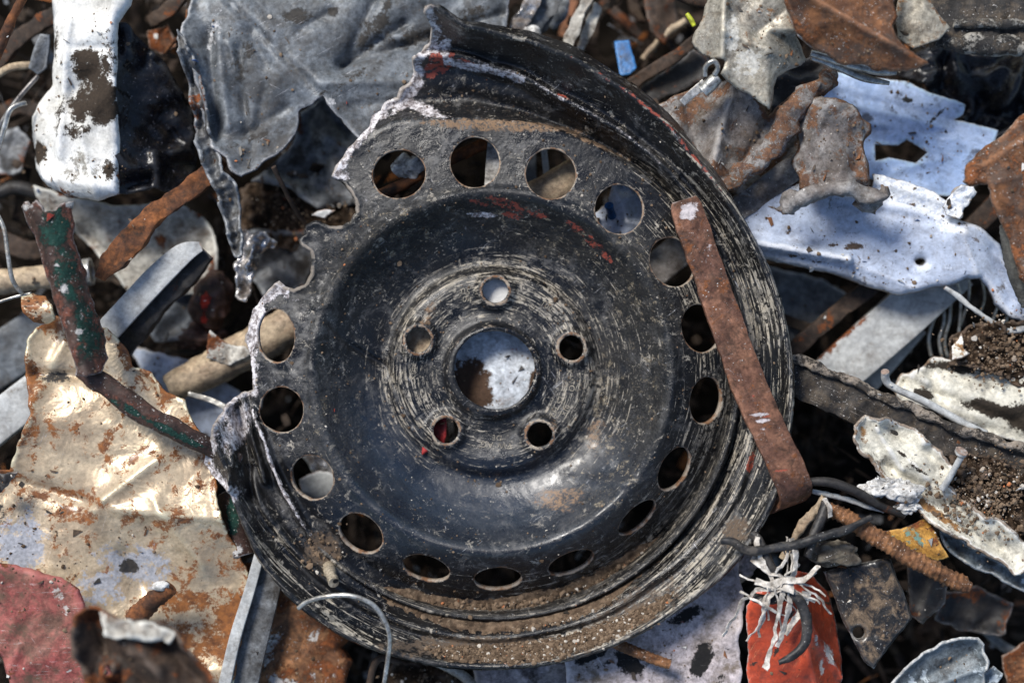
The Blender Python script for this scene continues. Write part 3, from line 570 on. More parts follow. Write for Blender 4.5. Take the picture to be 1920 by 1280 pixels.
M_CREAM = M('cream_enamel', (.74, .71, .60), (.58, .55, .46), soot=.4, mottle=.5, sc=1.0, rough=.4, grime=.24, gsc=1.4, grimec=(.055, .042, .03), rust=.14, rustc=((.3, .16, .06), (.12, .06, .03)), m1=(.035, .026, .018), m2='rust', edge=(.2, .13, .08), dents=.5)
M_FLAKE = M('flaking_white', (.66, .65, .62), (.40, .38, .35), sc=4, rough=.7, grime=.3, rust=.14, bump=1.0)
M_SOIL = M('brown_soil', (.07, .044, .027), (.03, .02, .013), sc=5, rough=.95, spec=.1, speck=.17, speckc=(.28, .22, .16), bump=1.0, dents=.6)
M_REBAR = M('rebar_rust', (.32, .15, .065), (.13, .06, .03), sc=3, rough=.7, metal=.2, rust=.3, speck=.17, speckc=(.6, .5, .42), grime=.25, bump=.7)
M_YELLOW = M('yellow_teal_paint', (.50, .27, .05), (.40, .20, .045), sc=2, rough=.5, peel=.3, peelc=(.13, .22, .18), psc=1.8, grime=.28, rust=.2, edge=(.1, .08, .07))
M_ORANGE = M('orange_red_paint', (.46, .06, .018), (.32, .045, .018), soot=.5, mottle=.4, sc=1.2, rough=.45, coat=.2, grime=.22, gsc=1.4, grimec=(.10, .03, .02), scr=.3, srot=60, scrc=(.75, .32, .15), m1=(.6, .55, .5), m2=(.03, .025, .02), edge=(.5, .45, .42), dents=.4)
M_BLKPL = M('black_scuffed_plate', (.012, .012, .013), (.024, .023, .022), rough=.35, coat=.3, grime=.16, grimec=(.30, .21, .13), gsc=1.5, scr=.22, srot=80, scrc=(.35, .33, .3), speck=.12, edge=(.4, .38, .35), dents=.4)
M_STONE = M('stone', (.14, .12, .09), (.08, .065, .05), sc=3, rough=.9, bump=1.0, speck=.17)
M_CAMO = M('white_black_patched', (.52, .46, .47), (.42, .37, .36), sc=.8, rough=.45, peel=.24, peelc=(.012, .011, .011), psc=.75, grime=.3, grimec=(.13, .10, .07), m1=(.012, .011, .011), scr=.2)
M_PINKG = M('pinkish_grey_sheet', (.40, .35, .35), (.28, .25, .25), rough=.35, metal=.2, grime=.3, rust=.1, scr=.3, scrc=(.7, .68, .7))
M_GREYPAINT = M('grey_blue_paint', (.17, .20, .22), (.11, .13, .14), rough=.45, peel=.26, peelc=(.42, .47, .50), psc=1.0, grime=.26, edge=(.55, .55, .53), scr=.2)
M_WOODY = M('black_frayed_bar', (.02, .018, .017), (.035, .03, .026), sc=1.5, rough=.6, grime=.25, grimec=(.10, .075, .05), scr=.3, srot=-25, scrc=(.28, .25, .22), m1=(.30, .25, .2), speck=.14, bump=.8)
M_FOIL = M('crumpled_foil', (.62, .62, .64), (.3, .28, .26), sc=3, rough=.25, metal=.8, grime=.4, grimec=(.09, .06, .04), dents=1.0)
M_REDB = M('red_brown_lump', (.075, .035, .025), (.04, .022, .017), sc=2, rough=.6, m1=(.55, .05, .03), grime=.3, bump=1.0)
M_BLUE = M('bright_blue_plastic', (.025, .15, .38), (.015, .10, .28), rough=.4, grime=.15)
M_YEL = M('yellow_green_plastic', (.55, .60, .05), rough=.4)
M_RUBBER = M('grey_rubber', (.10, .10, .09), (.06, .06, .055), rough=.8, bump=1.0)

# ------------------------------------------------------------------ upper left
sheet('zinc_sheet', 'large crumpled grey zinc sheet filling the top, behind the peak of the torn wheel', 'metal sheet',
      [(338, 62), (352, 30), (372, -40), (960, -40), (948, 60), (900, 150), (800, 260), (700, 290), (655, 240), (607, 183), (560, 215), (553, 250), (520, 290), (455, 332), (440, 322), (400, 276), (384, 190), (368, 140), (352, 90)], -110, M_GALV,
      tilt=(-.08, .10), nf=4, famp=26, cr=26, crs=150, folds=[(425, 0, 607, 183, -22, 5), (425, 0, 607, 183, 14, 24), (640, 120, 760, 40, -24, 7), (640, 120, 940, 20, -22, 6), (390, 60, 408, 260, -24, 7), (412, 70, 430, 240, 14, 5), (450, 90, 462, 250, -20, 6), (500, 160, 470, 290, -14, 5), (430, 80, 470, 200, 14, 4), (560, 60, 620, 20, -14, 4), (660, 200, 760, 190, -12, 4), (700, 60, 860, 90, 12, 4), (450, 260, 540, 200, -12, 5), (640, 130, 700, 0, -18, 10), (470, 60, 500, 120, -18, 12), (600, 160, 820, 150, 16, 18)], curl=(5, 5),
      masks={'m1': [(460, 110, 24, 70, 10, .5), (700, 60, 60, 40, -30, .5), (860, 30, 90, 20, -20, .5), (660, 150, 80, 14, -30, .5), (560, 30, 40, 20, 0, .6), (800, 60, 90, 30, -20, .6), (720, 30, 12, 60, 20, .6), (625, 20, 14, 14, 0, .7), (480, 260, 60, 16, -20, .5)], 'm2': [(620, 190, 20, 14, 0, .6), (400, 60, 20, 60, 10, .5)]}, rag=4)
sheet('zinc_edge_strip', 'rolled dark grey strip hanging along the left edge of the large zinc sheet', 'metal strip',
      [(336, 60), (350, 80), (372, 130), (384, 190), (398, 260), (420, 320), (445, 350), (452, 400), (456, 480), (440, 478), (428, 420), (410, 360), (385, 310), (372, 250), (362, 180), (345, 110)], -90, M_GALV_D, cr=30, crs=30, curl=(20, 5), sp=4, rag=3)
sheet('zinc_flap', 'dark lower flap of zinc under the torn notch, in the shade of the large sheet', 'metal sheet',
      [(520, 300), (556, 250), (560, 215), (607, 183), (650, 240), (690, 270), (700, 380), (600, 390), (540, 350), (470, 340)], -230, M_GALV_D, cr=40, crs=60, nf=3, famp=20)
wp = empty('white_crumpled_panel', 200, 200, -150, 'white painted crumpled panel caked with mud, one side blackened for shade, at the top left', 'metal panel')
sheet('painted_face', None, None, [(88, -40), (262, -40), (250, 14), (226, 46), (222, 90), (223, 160), (224, 260), (223, 366), (180, 374), (120, 366), (78, 346), (52, 310), (42, 255), (46, 212), (66, 178), (85, 150), (92, 105), (93, 50)], -60, M_WHITE,
      tilt=(.42, -.05), cr=22, crs=90, folds=[(132, 40, 108, 290, 26, 8), (150, 250, 180, 360, 20, 7), (130, 90, 210, 95, -14, 8), (60, 330, 200, 350, 16, 10), (40, 250, 100, 300, -14, 12)], curl=(-20, 7), parent=wp, rag=2,
      masks={'m1': [(165, 130, 34, 50, 10, .8), (192, 190, 44, 56, -10, .85), (205, 120, 24, 60, 0, .62), (110, 210, 12, 50, 10, .55), (150, 200, 26, 50, 10, .7), (146, 240, 34, 26, 0, .6), (100, 70, 10, 46, 0, .6), (62, 280, 20, 26, 0, .85), (80, 110, 18, 30, 0, .6), (205, 320, 16, 34, 0, .6)], 'm3': [(150, 310, 60, 40, 0, .5)]})
sheet('shade_black_side', None, None, [(214, 46), (240, 52), (262, 70), (300, 112), (335, 165), (356, 215), (360, 260), (352, 330), (330, 362), (290, 352), (224, 364), (226, 260), (222, 150)], -115, M_BLKGLOSS,
      tilt=(-.75, 0), cr=34, crs=50, folds=[(290, 285, 340, 275, 24, 8), (290, 290, 300, 340, 18, 6)], parent=wp, rag=3)  # side turned from the sun, its shade put into the black colour
sheet('dusty_white_sheet', 'dusty off-white dented sheet below the white crumpled panel, rust spots at its right end', 'metal sheet',
      [(66, 352), (140, 374), (240, 388), (330, 376), (372, 402), (402, 445), (410, 482), (404, 530), (372, 552), (300, 560), (240, 545), (205, 500), (160, 455), (130, 420), (80, 400)], -230, M_OFFW, cr=34, crs=80, nf=3, famp=22, folds=[(150, 430, 200, 480, -26, 7)], masks={'m2': [(300, 445, 14, 22, 0, .6), (400, 500, 10, 40, 0, .6)]})
tube('rusty_rod', 'thin orange rusty rod crossing the top left corner', 'rod', [(-30, 140, -60, 10), (0, 85, -55, 10), (22, 40, -50, 9), (60, -30, -40, 9)], M_RUSTO, noise=3)
tube('brown_bar', 'brown steel bar slanting behind the thin rusty rod in the corner', 'bar', [(-20, 130, -220, 15), (40, 70, -210, 16), (110, 25, -200, 15)], M_BROWNBAR, rect=(1, .5), noise=4)
tube('brown_bar', 'dark brown bar at the left border level with the mud on the white panel', 'bar', [(-20, 215, -330, 16), (40, 200, -300, 15), (90, 215, -280, 15)], M_BROWNBAR, rect=(1, .5), noise=4)
tube('bent_tube', 'thin cream bent tube end poking in from the left border', 'tube', [(-20, 150, -150, 7), (20, 128, -140, 8), (60, 122, -150, 8)], M_TAN)
sheet('grey_tab', 'small dark grey metal tab beside the cream tube end', 'metal tab', [(74, 64), (94, 66), (88, 128), (70, 140), (52, 128), (62, 92)], -120, M_GALV_D, tilt=(.3, 0), smooth=False, rag=1, sp=4)
tube('grey_cable', 'upper of the two grey cables running down along the left border', 'cable', [(-10, 255, -110, 4.5), (8, 222, -100, 5), (40, 180, -95, 5), (72, 142, -100, 5)], M_WIRE, group=None)
tube('grey_cable', 'lower light grey cable looping beside the mud-stained white panel', 'cable', [(-8, 290, -80, 5), (8, 240, -75, 5.5), (22, 205, -70, 5.5), (48, 192, -80, 5)], M_STEEL)
tube('grey_wire', 'long grey wire hanging by the left border beside the torn green pipe', 'wire', [(-6, 400, -30, 4), (8, 430, -28, 4.5), (16, 480, -26, 4.5), (24, 525, -28, 4.5), (40, 552, -40, 4)], M_STEEL)
tube('white_wire', 'thin white wire lying left of the round tab of the beige sheet', 'wire', [(-10, 568, -60, 3), (30, 556, -55, 3), (60, 550, -50, 3)], M_STEEL)
op = empty('open_pipe', 100, 515, -190, 'short rust-stained pipe with a dark open end behind the green pipe', 'pipe')
tube('pipe_wall', None, None, [(-20, 530, -190, 21), (60, 522, -190, 20), (120, 514, -190, 20), (166, 510, -190, 21)], M_TAN, open_=True, noise=3, parent=op, seg=20)
tube('end_ring', None, None, [(158, 511, -190, 23), (172, 509, -190, 23)], M_STEEL, open_=True, parent=op, seg=20, step=3)
tube('striped_rail', 'dirty grooved rail in the dark at the left border above the open pipe', 'rail', [(-20, 440, -260, 20), (60, 470, -260, 18), (120, 450, -280, 18)], M_BROWNBAR, rect=(1, .6), noise=5)
tube('rusty_flat_bar', 'orange-brown rusty bar slanting down from the dark folded panel', 'bar', [(404, 296, -100, 17), (378, 336, -85, 18), (330, 372, -70, 18), (285, 406, -60, 20), (250, 452, -50, 25), (214, 490, -50, 22), (190, 524, -50, 10)], M_RUSTO, rect=(1, .4), noise=6)
cb = empty('channel_bar', 280, 540, -160, 'bent channel bar with a pale top face and black side, left of the wheel', 'bar')
tube('pale_face', None, None, [(378, 462, -100, 9), (345, 476, -96, 20), (296, 520, -98, 24), (246, 572, -105, 24), (180, 640, -120, 24)], M_PALEBAR, rect=(1, .22), parent=cb)
tube('dark_side', None, None, [(386, 474, -128, 18), (352, 510, -128, 26), (304, 552, -134, 28), (262, 602, -142, 28), (210, 664, -160, 26)], M_DARKBAR, rect=(1, .6), parent=cb, noise=4)
gp = empty('green_pipe', 150, 600, 20, 'bent flattened pipe with flaking green paint and rust, torn open at its top', 'pipe')
def torn_top(X, Y, Z): return Z-26*((X-(80+(Y-385)*.26))/(46-(Y-385)*.045))**2*1.7+10
sheet('flat_pipe_section', None, None, [(26, 384), (42, 378), (56, 392), (68, 376), (84, 396), (104, 392), (118, 378), (132, 374), (130, 410), (134, 440), (150, 500), (170, 580), (186, 640), (193, 672), (188, 700), (165, 706), (146, 702), (134, 670), (118, 620), (96, 560), (78, 500), (60, 440), (40, 412)], 62, M_GREENP, sp=4.5, rag=2.2, zf=torn_top, th=7, parent=gp, cr=6, crs=30,
      masks={'m1': [(100, 430, 34, 60, 0, .66), (124, 510, 26, 80, -15, .66), (158, 610, 22, 80, -15, .64), (160, 660, 20, 30, 0, .6)], 'm2': [(123, 545, 9, 18, -10, .7), (150, 622, 9, 8, 0, .75), (152, 592, 4, 18, -10, .6), (48, 388, 20, 8, 0, .6), (126, 382, 10, 12, 0, .7)]})
tube('thin_pipe_section', None, None, [(152, 690, 30, 14), (180, 706, 28, 19), (220, 735, 24, 21), (270, 772, 20, 21), (330, 806, 8, 20), (388, 838, -15, 18), (440, 866, -40, 16)], M_GREENP, sq=.7, noise=4, parent=gp, masks={'m1': [(300, 795, 130, 9, 29, .8)]})
tube('twig', 'thin grey twig standing in the soil above the torn hub notch', 'twig', [(518, 316, -60, 5), (532, 350, -80, 4.5), (548, 385, -110, 4.5), (572, 425, -150, 4)], M_BROWNBAR, noise=3)
sheet('soil_patch', 'brown crumbly soil between the zinc sheet and the torn notch', 'soil', [(450, 350), (520, 320), (620, 330), (680, 380), (660, 450), (560, 470), (450, 450)], -250, M_SOIL, cr=40, crs=40, fine=16, sp=6, kind='stuff')
sheet('foil_strip', 'crumpled shiny foil strip between the soil patch and torn wheel edge', 'foil', [(452, 432), (500, 436), (520, 450), (486, 480), (478, 530), (462, 566), (446, 560), (440, 500)], -150, M_FOIL, cr=50, crs=26, sp=4.5, rag=4)
sheet('pale_shard', 'tiny pale shard lying on the soil right above the notch', 'shard', [(584, 404), (602, 396), (628, 392), (604, 414)], -160, M_PALEBAR, sp=4, smooth=False)
sheet('dark_shell', 'dark curved shell with a bright top rim, left of the broken wheel notch', 'metal sheet', [(440, 436), (500, 428), (580, 436), (600, 480), (560, 560), (500, 560), (470, 520)], -260, M_GALV_D, cr=40, crs=50, folds=[(440, 440, 590, 434, 30, 8)])
lump('muddy_lump', 'red-brown muddy lump with a bright red streak left of the foil', 'lump', 400, 560, -220, 42, 46, 40, M_REDB, masks={'m1': [(390, 565, 12, 26, 20, .8), (384, 600, 10, 14, 0, .7)]}, noise=.5)
lump('muddy_lump', 'dark brown muddy lump under the one with the red streak', 'lump', 372, 635, -260, 46, 26, 40, M_REDB, noise=.5)
sheet('grey_plate', 'blue-grey plate in the shade between the channel bar and the muddy lump', 'metal sheet', [(262, 600), (320, 540), (370, 545), (360, 600), (340, 640), (290, 640)], -240, M_GALV, cr=14, crs=60)
sheet('white_scrap_sheet', 'bluish white sheet with torn outline lying under the tan pipe', 'metal sheet', [(232, 640), (262, 652), (300, 660), (345, 672), (400, 690), (452, 740), (436, 800), (404, 848), (360, 810), (320, 760), (270, 700)], -240, M_BLUEW, cr=16, crs=60)
tube('white_angle_rail', 'slim white rail crossing above the white sheet, left of the torn rim', 'rail', [(352, 738, -170, 4), (400, 752, -165, 5), (440, 775, -160, 5), (470, 800, -160, 4)], M_STEEL, rect=(1, .5))
tube('tan_pipe', 'thick dusty tan pipe running up under the torn side of the wheel', 'pipe', [(318, 728, -200, 30), (370, 704, -195, 35), (450, 662, -190, 38), (540, 612, -185, 38), (640, 560, -180, 38)], M_TAN, noise=5)
sheet('tan_shard', 'torn tan shard standing above the thick dusty tan pipe', 'shard', [(388, 672), (398, 618), (416, 632), (432, 646), (458, 648), (470, 664), (430, 684)], -150, M_OFFW, cr=16, crs=30, sp=4, rag=3)
tube('grey_beam', 'wide pale blue-grey beam end at the left border above the lower one', 'beam', [(-40, 700, -280, 52), (40, 650, -270, 52), (110, 600, -280, 48)], M_GALV, rect=(1, .4))
tube('grey_beam', 'pale grey beam slanting at the left border beside the beige sheet', 'beam', [(-60, 840, -170, 36), (0, 790, -160, 38), (70, 735, -160, 38), (150, 670, -180, 36)], M_PALEBAR, rect=(1, .4))
sheet('dark_leaf_scrap', 'small dark curled scrap at the left border on the beige sheet', 'shard', [(-20, 880), (10, 884), (34, 884), (20, 904), (-2, 924), (-20, 930)], 5, M_DARKBAR, cr=14, crs=20, sp=3)

# ------------------------------------------------------------------ lower left
sheet('beige_sheet', 'big glossy beige enamelled sheet, dented and rust-spotted, covering the lower left', 'metal sheet',
      [(52, 640), (70, 612), (100, 590), (140, 620), (196, 618), (232, 650), (252, 690), (280, 700), (312, 738), (346, 752), (360, 790), (392, 838), (404, 880), (412, 930), (424, 990), (448, 1040), (464, 1076), (456, 1140), (428, 1320), (150, 1320), (100, 1150), (30, 1120), (-40, 1100), (-40, 886), (22, 884), (36, 838), (62, 780), (54, 730), (46, 690)], -70, M_BEIGE,
      tilt=(-.05, -.02), nf=4, famp=34, cr=34, crs=170, sp=7, folds=[(20, 900, 200, 950, -22, 14), (200, 950, 420, 970, 26, 22), (60, 700, 190, 708, -30, 12), (180, 950, 300, 860, 22, 18), (120, 640, 60, 760, 14, 14), (230, 1040, 260, 1100, -26, 22), (300, 940, 380, 1060, 22, 22), (260, 700, 300, 760, -20, 10)], curl=(6, 5),
      masks={'m1': [(40, 1020, 60, 70, 0, .7), (250, 1060, 90, 50, 10, .62), (190, 1100, 60, 50, 0, .55)], 'm2': [(140, 960, 60, 22, 12, .62), (200, 830, 40, 18, -60, .58), (80, 930, 40, 10, 15, .6), (340, 1130, 90, 26, 0, .66), (260, 850, 60, 14, -40, .55), (440, 1180, 70, 90, 0, .75), (330, 1220, 90, 60, 0, .62), (150, 930, 90, 14, 12, .6), (330, 980, 80, 16, -10, .55)], 'm3': [(240, 1064, 20, 16, 0, .8), (100, 705, 50, 16, 5, .6), (0, 960, 26, 30, 0, .5)]})
sheet('curled_tab', 'round curled rusty tab at the top corner of the beige sheet', 'metal tab', [(36, 556), (56, 548), (84, 556), (100, 574), (104, 600), (84, 608), (58, 604), (44, 586)], -20, M_BEIGE, sp=4, zf=lambda X, Y, Z: Z-((Y-580)/6)**2+8, rag=2, masks={'m2': [(60, 570, 30, 20, 0, .6)]})
sheet('rusty_floor_sheet', 'brown rusty sheet with white paint remains, under the wheel at the bottom', 'metal sheet', [(440, 1060), (500, 1050), (570, 1100), (640, 1160), (658, 1195), (640, 1215), (660, 1240), (640, 1320), (380, 1320), (400, 1200)], -130, M_RUSTSH, cr=24, crs=70, curl=(-20, 8), sp=6)
sheet('faded_red_panel', 'faded pinkish red painted panel in the bottom left corner', 'metal panel', [(-40, 1052), (20, 1054), (62, 1070), (112, 1082), (146, 1110), (160, 1150), (190, 1210), (230, 1320), (40, 1320), (0, 1230), (-40, 1200)], 15, M_PINK, tilt=(-.1, 0), cr=18, crs=80, curl=(-10, 6), nf=3, famp=10)
tube('rusty_stub', 'short ribbed rusty stub with a white broken tip on the beige sheet', 'bar', [(246, 1162, -40, 17), (275, 1138, -20, 16), (305, 1112, 0, 15), (322, 1098, 8, 12)], M_RUSTO, rib=(9, .2), noise=5, masks={})
lump('white_chip', 'broken white tip resting on top of the ribbed rusty stub', 'chip', 302, 1098, 16, 16, 9, 8, M_FLAKE, sub=3)
fb = empty('brown_torn_shell', 260, 1230, 150, 'blurred dark brown torn shell closest to the viewer at the bottom left', 'metal sheet')
sheet('shell', None, None, [(142, 1150), (160, 1140), (185, 1146), (230, 1160), (290, 1168), (330, 1180), (352, 1210), (400, 1270), (440, 1340), (190, 1340), (160, 1270), (140, 1210)], 215, M_BROWNBAR, cr=30, crs=50, folds=[(170, 1150, 210, 1300, -50, 20), (230, 1165, 300, 1260, 20, 20), (300, 1200, 380, 1290, -26, 12)], curl=(22, 8), parent=fb, holes=[ell(200, 1258, 13, 13, 0, 20)])
sheet('pale_lip', None, None, [(184, 1150), (232, 1164), (290, 1172), (330, 1188), (310, 1206), (250, 1200), (196, 1192)], 240, M_OFFW, cr=20, crs=30, parent=fb)
bb = empty('angle_bar', 470, 1170, -90, 'grey angle bar coming out from under the wheel at the bottom left', 'bar')
tube('light_flange', None, None, [(496, 1000, -75, 9), (470, 1100, -70, 10), (440, 1200, -68, 11), (412, 1330, -66, 12)], M_PALEBAR, rect=(1, .6), parent=bb)
tube('dark_flange', None, None, [(524, 1000, -92, 22), (502, 1100, -92, 25), (476, 1200, -92, 27), (444, 1330, -92, 29)], M_GALV_D, rect=(1, .25), parent=bb)
tube('green_pipe_stub', 'short green and orange pipe stub squeezed beside the rim at lower left', 'pipe', [(426, 926, -110, 20), (440, 980, -90, 24), (456, 1040, -90, 24)], M_GREENP, masks={'m1': [(440, 960, 16, 40, 0, .8)], 'm2': [(450, 1030, 14, 20, 0, .7)]}, noise=4)
wi = tube('bent_wire', 'thin bent grey wire arching over the lower rim of the wheel', 'wire', [(558, 1142, 20, 4.6), (576, 1128, 32, 4.6), (610, 1117, 44, 4.6), (650, 1113, 52, 4.6), (684, 1121, 54, 4.6), (708, 1138, 52, 4.6), (726, 1170, 46, 4.6), (731, 1200, 36, 4.6), (726, 1240, 20, 4.6), (716, 1300, 0, 4.6)], M_STEEL, step=4)
tube('round_rim_piece', 'off-white curved rim piece under the bottom edge of the wheel', 'metal strip', [(780, 1230, -120, 8), (840, 1250, -110, 9), (880, 1275, -105, 9), (910, 1310, -105, 9)], M_OFFW, noise=3)
sheet('soil_patch', 'dark soil below the wheel between the bent wire and the white rim piece', 'soil', [(740, 1240), (840, 1250), (880, 1320), (700, 1320)], -170, M_SOIL, cr=30, crs=30, fine=14, kind='stuff')
tube('rusty_hook', 'small curved rusty strip beside the lower end of the bent wire', 'metal strip', [(690, 1300, -90, 7), (700, 1250, -84, 7), (716, 1232, -80, 7), (750, 1240, -84, 7)], M_BROWNBAR)
sheet('pinkish_sheet', 'shiny pinkish grey sheet under the bottom edge of the wheel', 'metal sheet', [(880, 1220), (1010, 1225), (1100, 1260), (1160, 1320), (900, 1320)], -120, M_PINKG, nf=2, famp=12, cr=12, crs=60, folds=[(960, 1240, 1020, 1310, 12, 8)])

tube('brown_strip', 'brown bent strip in the dark between the shade-blackened side panel and the zinc sheet', 'metal strip', [(278, 40, -200, 12), (310, 22, -190, 13), (350, -14, -190, 12)], M_BROWNBAR, rect=(1, .4), noise=6)
sheet('rust_scrap', 'small rusty torn scrap at the top, left of the zinc sheet edge', 'scrap', [(276, 60), (316, 48), (330, 84), (300, 104), (282, 92)], -210, M_RUST, sp=4, cr=16, crs=30, tilt=(.3, .1))
tube('curved_sliver', 'thin rusty curved sliver beside the zinc edge strip', 'sliver', [(306, 100, -140, 3), (322, 84, -130, 4), (346, 62, -130, 4), (352, 20, -130, 3)], M_RUST, noise=3)
sheet('dark_scrap', 'dark grey bent plate behind the two grey cables at the left border', 'metal plate', [(-20, 250), (30, 236), (56, 260), (40, 320), (-20, 340)], -260, M_GALV_D, cr=20, crs=40, tilt=(.2, .2))
tube('dark_hose', 'dark hose piece in the shade left of the round base of the white panel', 'hose', [(-20, 370, -240, 13), (30, 352, -235, 14), (80, 366, -240, 13)], M_DARKBAR)
sheet('brown_plate', 'brown bent plate in the dark gap left of the beige bent sheet', 'metal plate', [(1204, -20), (1262, -20), (1272, 40), (1246, 86), (1216, 60)], -240, M_BROWNBAR, cr=20, crs=40, tilt=(-.3, .1))
tube('tan_stick', 'tan stick in the dark gap right of the blue plastic piece', 'stick', [(1206, 110, -250, 6), (1240, 70, -240, 7), (1286, 40, -240, 6)], M_TAN, noise=4)
sheet('zinc_scrap', 'bent zinc scrap among the silver strips at the top border', 'scrap', [(1020, -20), (1076, -20), (1060, 40), (1040, 60), (1016, 30)], -250, M_GALV, cr=26, crs=30, tilt=(.4, 0))
sheet('dark_tin', 'dark dented tin in the gap right of the black scuffed plate', 'tin', [(1760, 1110), (1830, 1100), (1900, 1130), (1880, 1190), (1800, 1180), (1750, 1160)], -190, M_DARKBAR, cr=30, crs=50, curl=(12, 8))
tube('grey_tube', 'faint grey tube deep in the gap under the torn grey sheet at the right', 'tube', [(1820, 1150, -240, 9), (1880, 1210, -240, 10), (1970, 1250, -240, 10)], M_GALV_D)
sheet('brown_sheet', 'rust-brown sheet deep in the bottom right corner behind the curved shell', 'metal sheet', [(1880, 1230), (1970, 1180), (1970, 1320), (1890, 1320)], -150, M_RUST, cr=20, crs=40)
# ------------------------------------------------------------------ top middle and right
tube('shiny_strip', 'leftmost crumpled silver strip above the rim', 'metal strip', [(1010, -30, -180, 14), (985, 30, -170, 16), (950, 90, -180, 12)], M_FOIL, rect=(1, .3), noise=10)
tube('shiny_strip', 'dark blue-grey strip right of the leftmost silver strip at the top', 'metal strip', [(1050, -30, -200, 18), (1020, 30, -195, 20), (990, 70, -200, 16)], M_GALV, rect=(1, .3), noise=12)
tube('shiny_strip', 'bright cream strip, second from the right of the strips above the rim', 'metal strip', [(1108, -30, -180, 9), (1088, 30, -175, 11), (1062, 86, -180, 10)], M_OFFW, rect=(1, .4), noise=6)
tube('shiny_strip', 'short pale strip nearest the blue plastic piece above the rim', 'metal strip', [(1118, 8, -210, 8), (1106, 50, -205, 10), (1088, 92, -210, 8)], M_OFFW, rect=(1, .4), noise=8)
lump('white_chip', 'white crumpled chip among the silver strips above the rim', 'chip', 1000, 62, -170, 16, 14, 10, M_FLAKE)
tube('brown_stick', 'brown stick pointing down right of the strips in the dark gap at the top', 'bar', [(1128, 0, -330, 9), (1160, 30, -325, 10), (1200, 68, -320, 8)], M_BROWNBAR, rect=(1, .6))
sheet('blue_plastic_piece', 'small bright blue plastic piece in the dark gap above the rim', 'plastic piece', [(1152, 76), (1180, 74), (1192, 128), (1180, 142), (1162, 144)], -190, M_BLUE, smooth=False, sp=4, rag=1, tilt=(.1, .3))
tube('yellow_wire', 'tiny yellow-green wire end at the top, left of the beige bent sheet', 'wire', [(1288, 26, -90, 4), (1296, 38, -88, 5), (1302, 50, -88, 4)], M_YEL, step=3)
tube('reddish_tube', 'reddish brown tube end at the top border left of the beige sheet', 'tube', [(1270, -14, -90, 14), (1300, 0, -85, 14), (1330, 8, -90, 12)], M_BROWNBAR)
tube('dark_channel', 'long dark steel channel slanting up from behind the rim at the top', 'bar', [(1130, 200, -190, 11), (1200, 148, -180, 12), (1270, 104, -175, 12), (1316, 66, -170, 10)], M_BROWNBAR, rect=(1, .8), noise=3)
sheet('dark_plate', 'dark blue-grey plate below the long slanting channel at the top', 'metal sheet', [(1170, 190), (1250, 130), (1300, 92), (1332, 110), (1320, 150), (1250, 180), (1200, 210)], -200, M_DARKBAR, tilt=(0, .2), cr=10)
tube('steel_latch_plate', 'rounded brown plate end lying under the steel clip', 'bar', [(1180, 222, -120, 15), (1215, 206, -118, 15), (1236, 194, -118, 12)], M_BROWNBAR, rect=(1, .3))
rf = empty('rusty_flap', 1380, 230, -80, 'brown-grey rusty flap with a thick rolled edge, right of the rim top', 'metal sheet')
sheet('flap', None, None, [(1214, 214), (1262, 176), (1340, 150), (1400, 168), (1440, 222), (1490, 170), (1540, 140), (1556, 160), (1520, 195), (1480, 220), (1462, 260), (1430, 310), (1388, 344), (1330, 346), (1300, 300), (1250, 262)], -65, M_GREYRUST, cr=24, crs=70, folds=[(1370, 160, 1330, 330, 34, 18), (1440, 230, 1400, 300, -22, 8), (1290, 200, 1310, 300, -18, 8)], parent=rf, masks={'m1': [(1290, 210, 60, 30, -30, .55), (1340, 320, 40, 20, 0, .6)]}, nf=2, famp=10)
tube('rolled_edge', None, None, [(1566, 132, -60, 12), (1548, 160, -30, 16), (1512, 182, -22, 22), (1484, 216, -20, 26), (1462, 256, -20, 25), (1424, 300, -24, 22), (1384, 330, -30, 17), (1330, 344, -44, 11)], M_GREYRUST, noise=16, sq=.6, seg=8, step=9, parent=rf, masks={'m1': lambda X, Y: .5+0*X})
sheet('beige_bent_sheet', 'beige and grey bent sheet with rust stains, at the top right of the rim', 'metal sheet',
      [(1338, -30), (1476, -30), (1482, 16), (1500, 56), (1526, 100), (1508, 118), (1484, 128), (1462, 140), (1452, 168), (1446, 206), (1420, 190), (1372, 152), (1352, 138), (1356, 116), (1334, 108), (1312, 92), (1300, 74), (1316, 34)], 30, M_BEIGEG, cr=14, crs=90, sp=5, folds=[(1358, -10, 1352, 130, 22, 9), (1352, 60, 1450, 100, 14, 20), (1420, 60, 1470, 20, -12, 12)], curl=(-8, 5), zf=lambda X, Y, Z: Z-np.maximum(0, X-1440)*.8*(Y > 60)-np.maximum(0, 1350-X)*.7,
      masks={'m1': [(1370, 60, 20, 60, 0, .55), (1400, 120, 40, 40, 40, .55)]})
sheet('dark_inner_fold', 'dark hollow fold below the beige bent sheet', 'metal sheet', [(1446, 150), (1500, 112), (1540, 104), (1560, 130), (1520, 168), (1476, 210), (1444, 220)], -95, M_DARKBAR, cr=20, crs=30)
cl = empty('steel_clip', 1320, 165, 10, 'small bright steel clip with a hook, hanging below the beige bent sheet', 'clip')
tube('clip_arm', None, None, [(1280, 192, 0, 7), (1300, 174, 8, 8), (1322, 158, 12, 10)], M_STEEL, rect=(1, .5), parent=cl, step=3)
tube('clip_barrel', None, None, [(1318, 172, 10, 13), (1334, 156, 14, 14), (1346, 146, 14, 11)], M_STEEL, parent=cl, step=3)
tube('clip_hook', None, None, [(1322, 142, 22, 5), (1324, 124, 30, 5), (1338, 116, 34, 5), (1346, 128, 30, 5), (1340, 140, 24, 5)], M_STEEL, parent=cl, step=2)
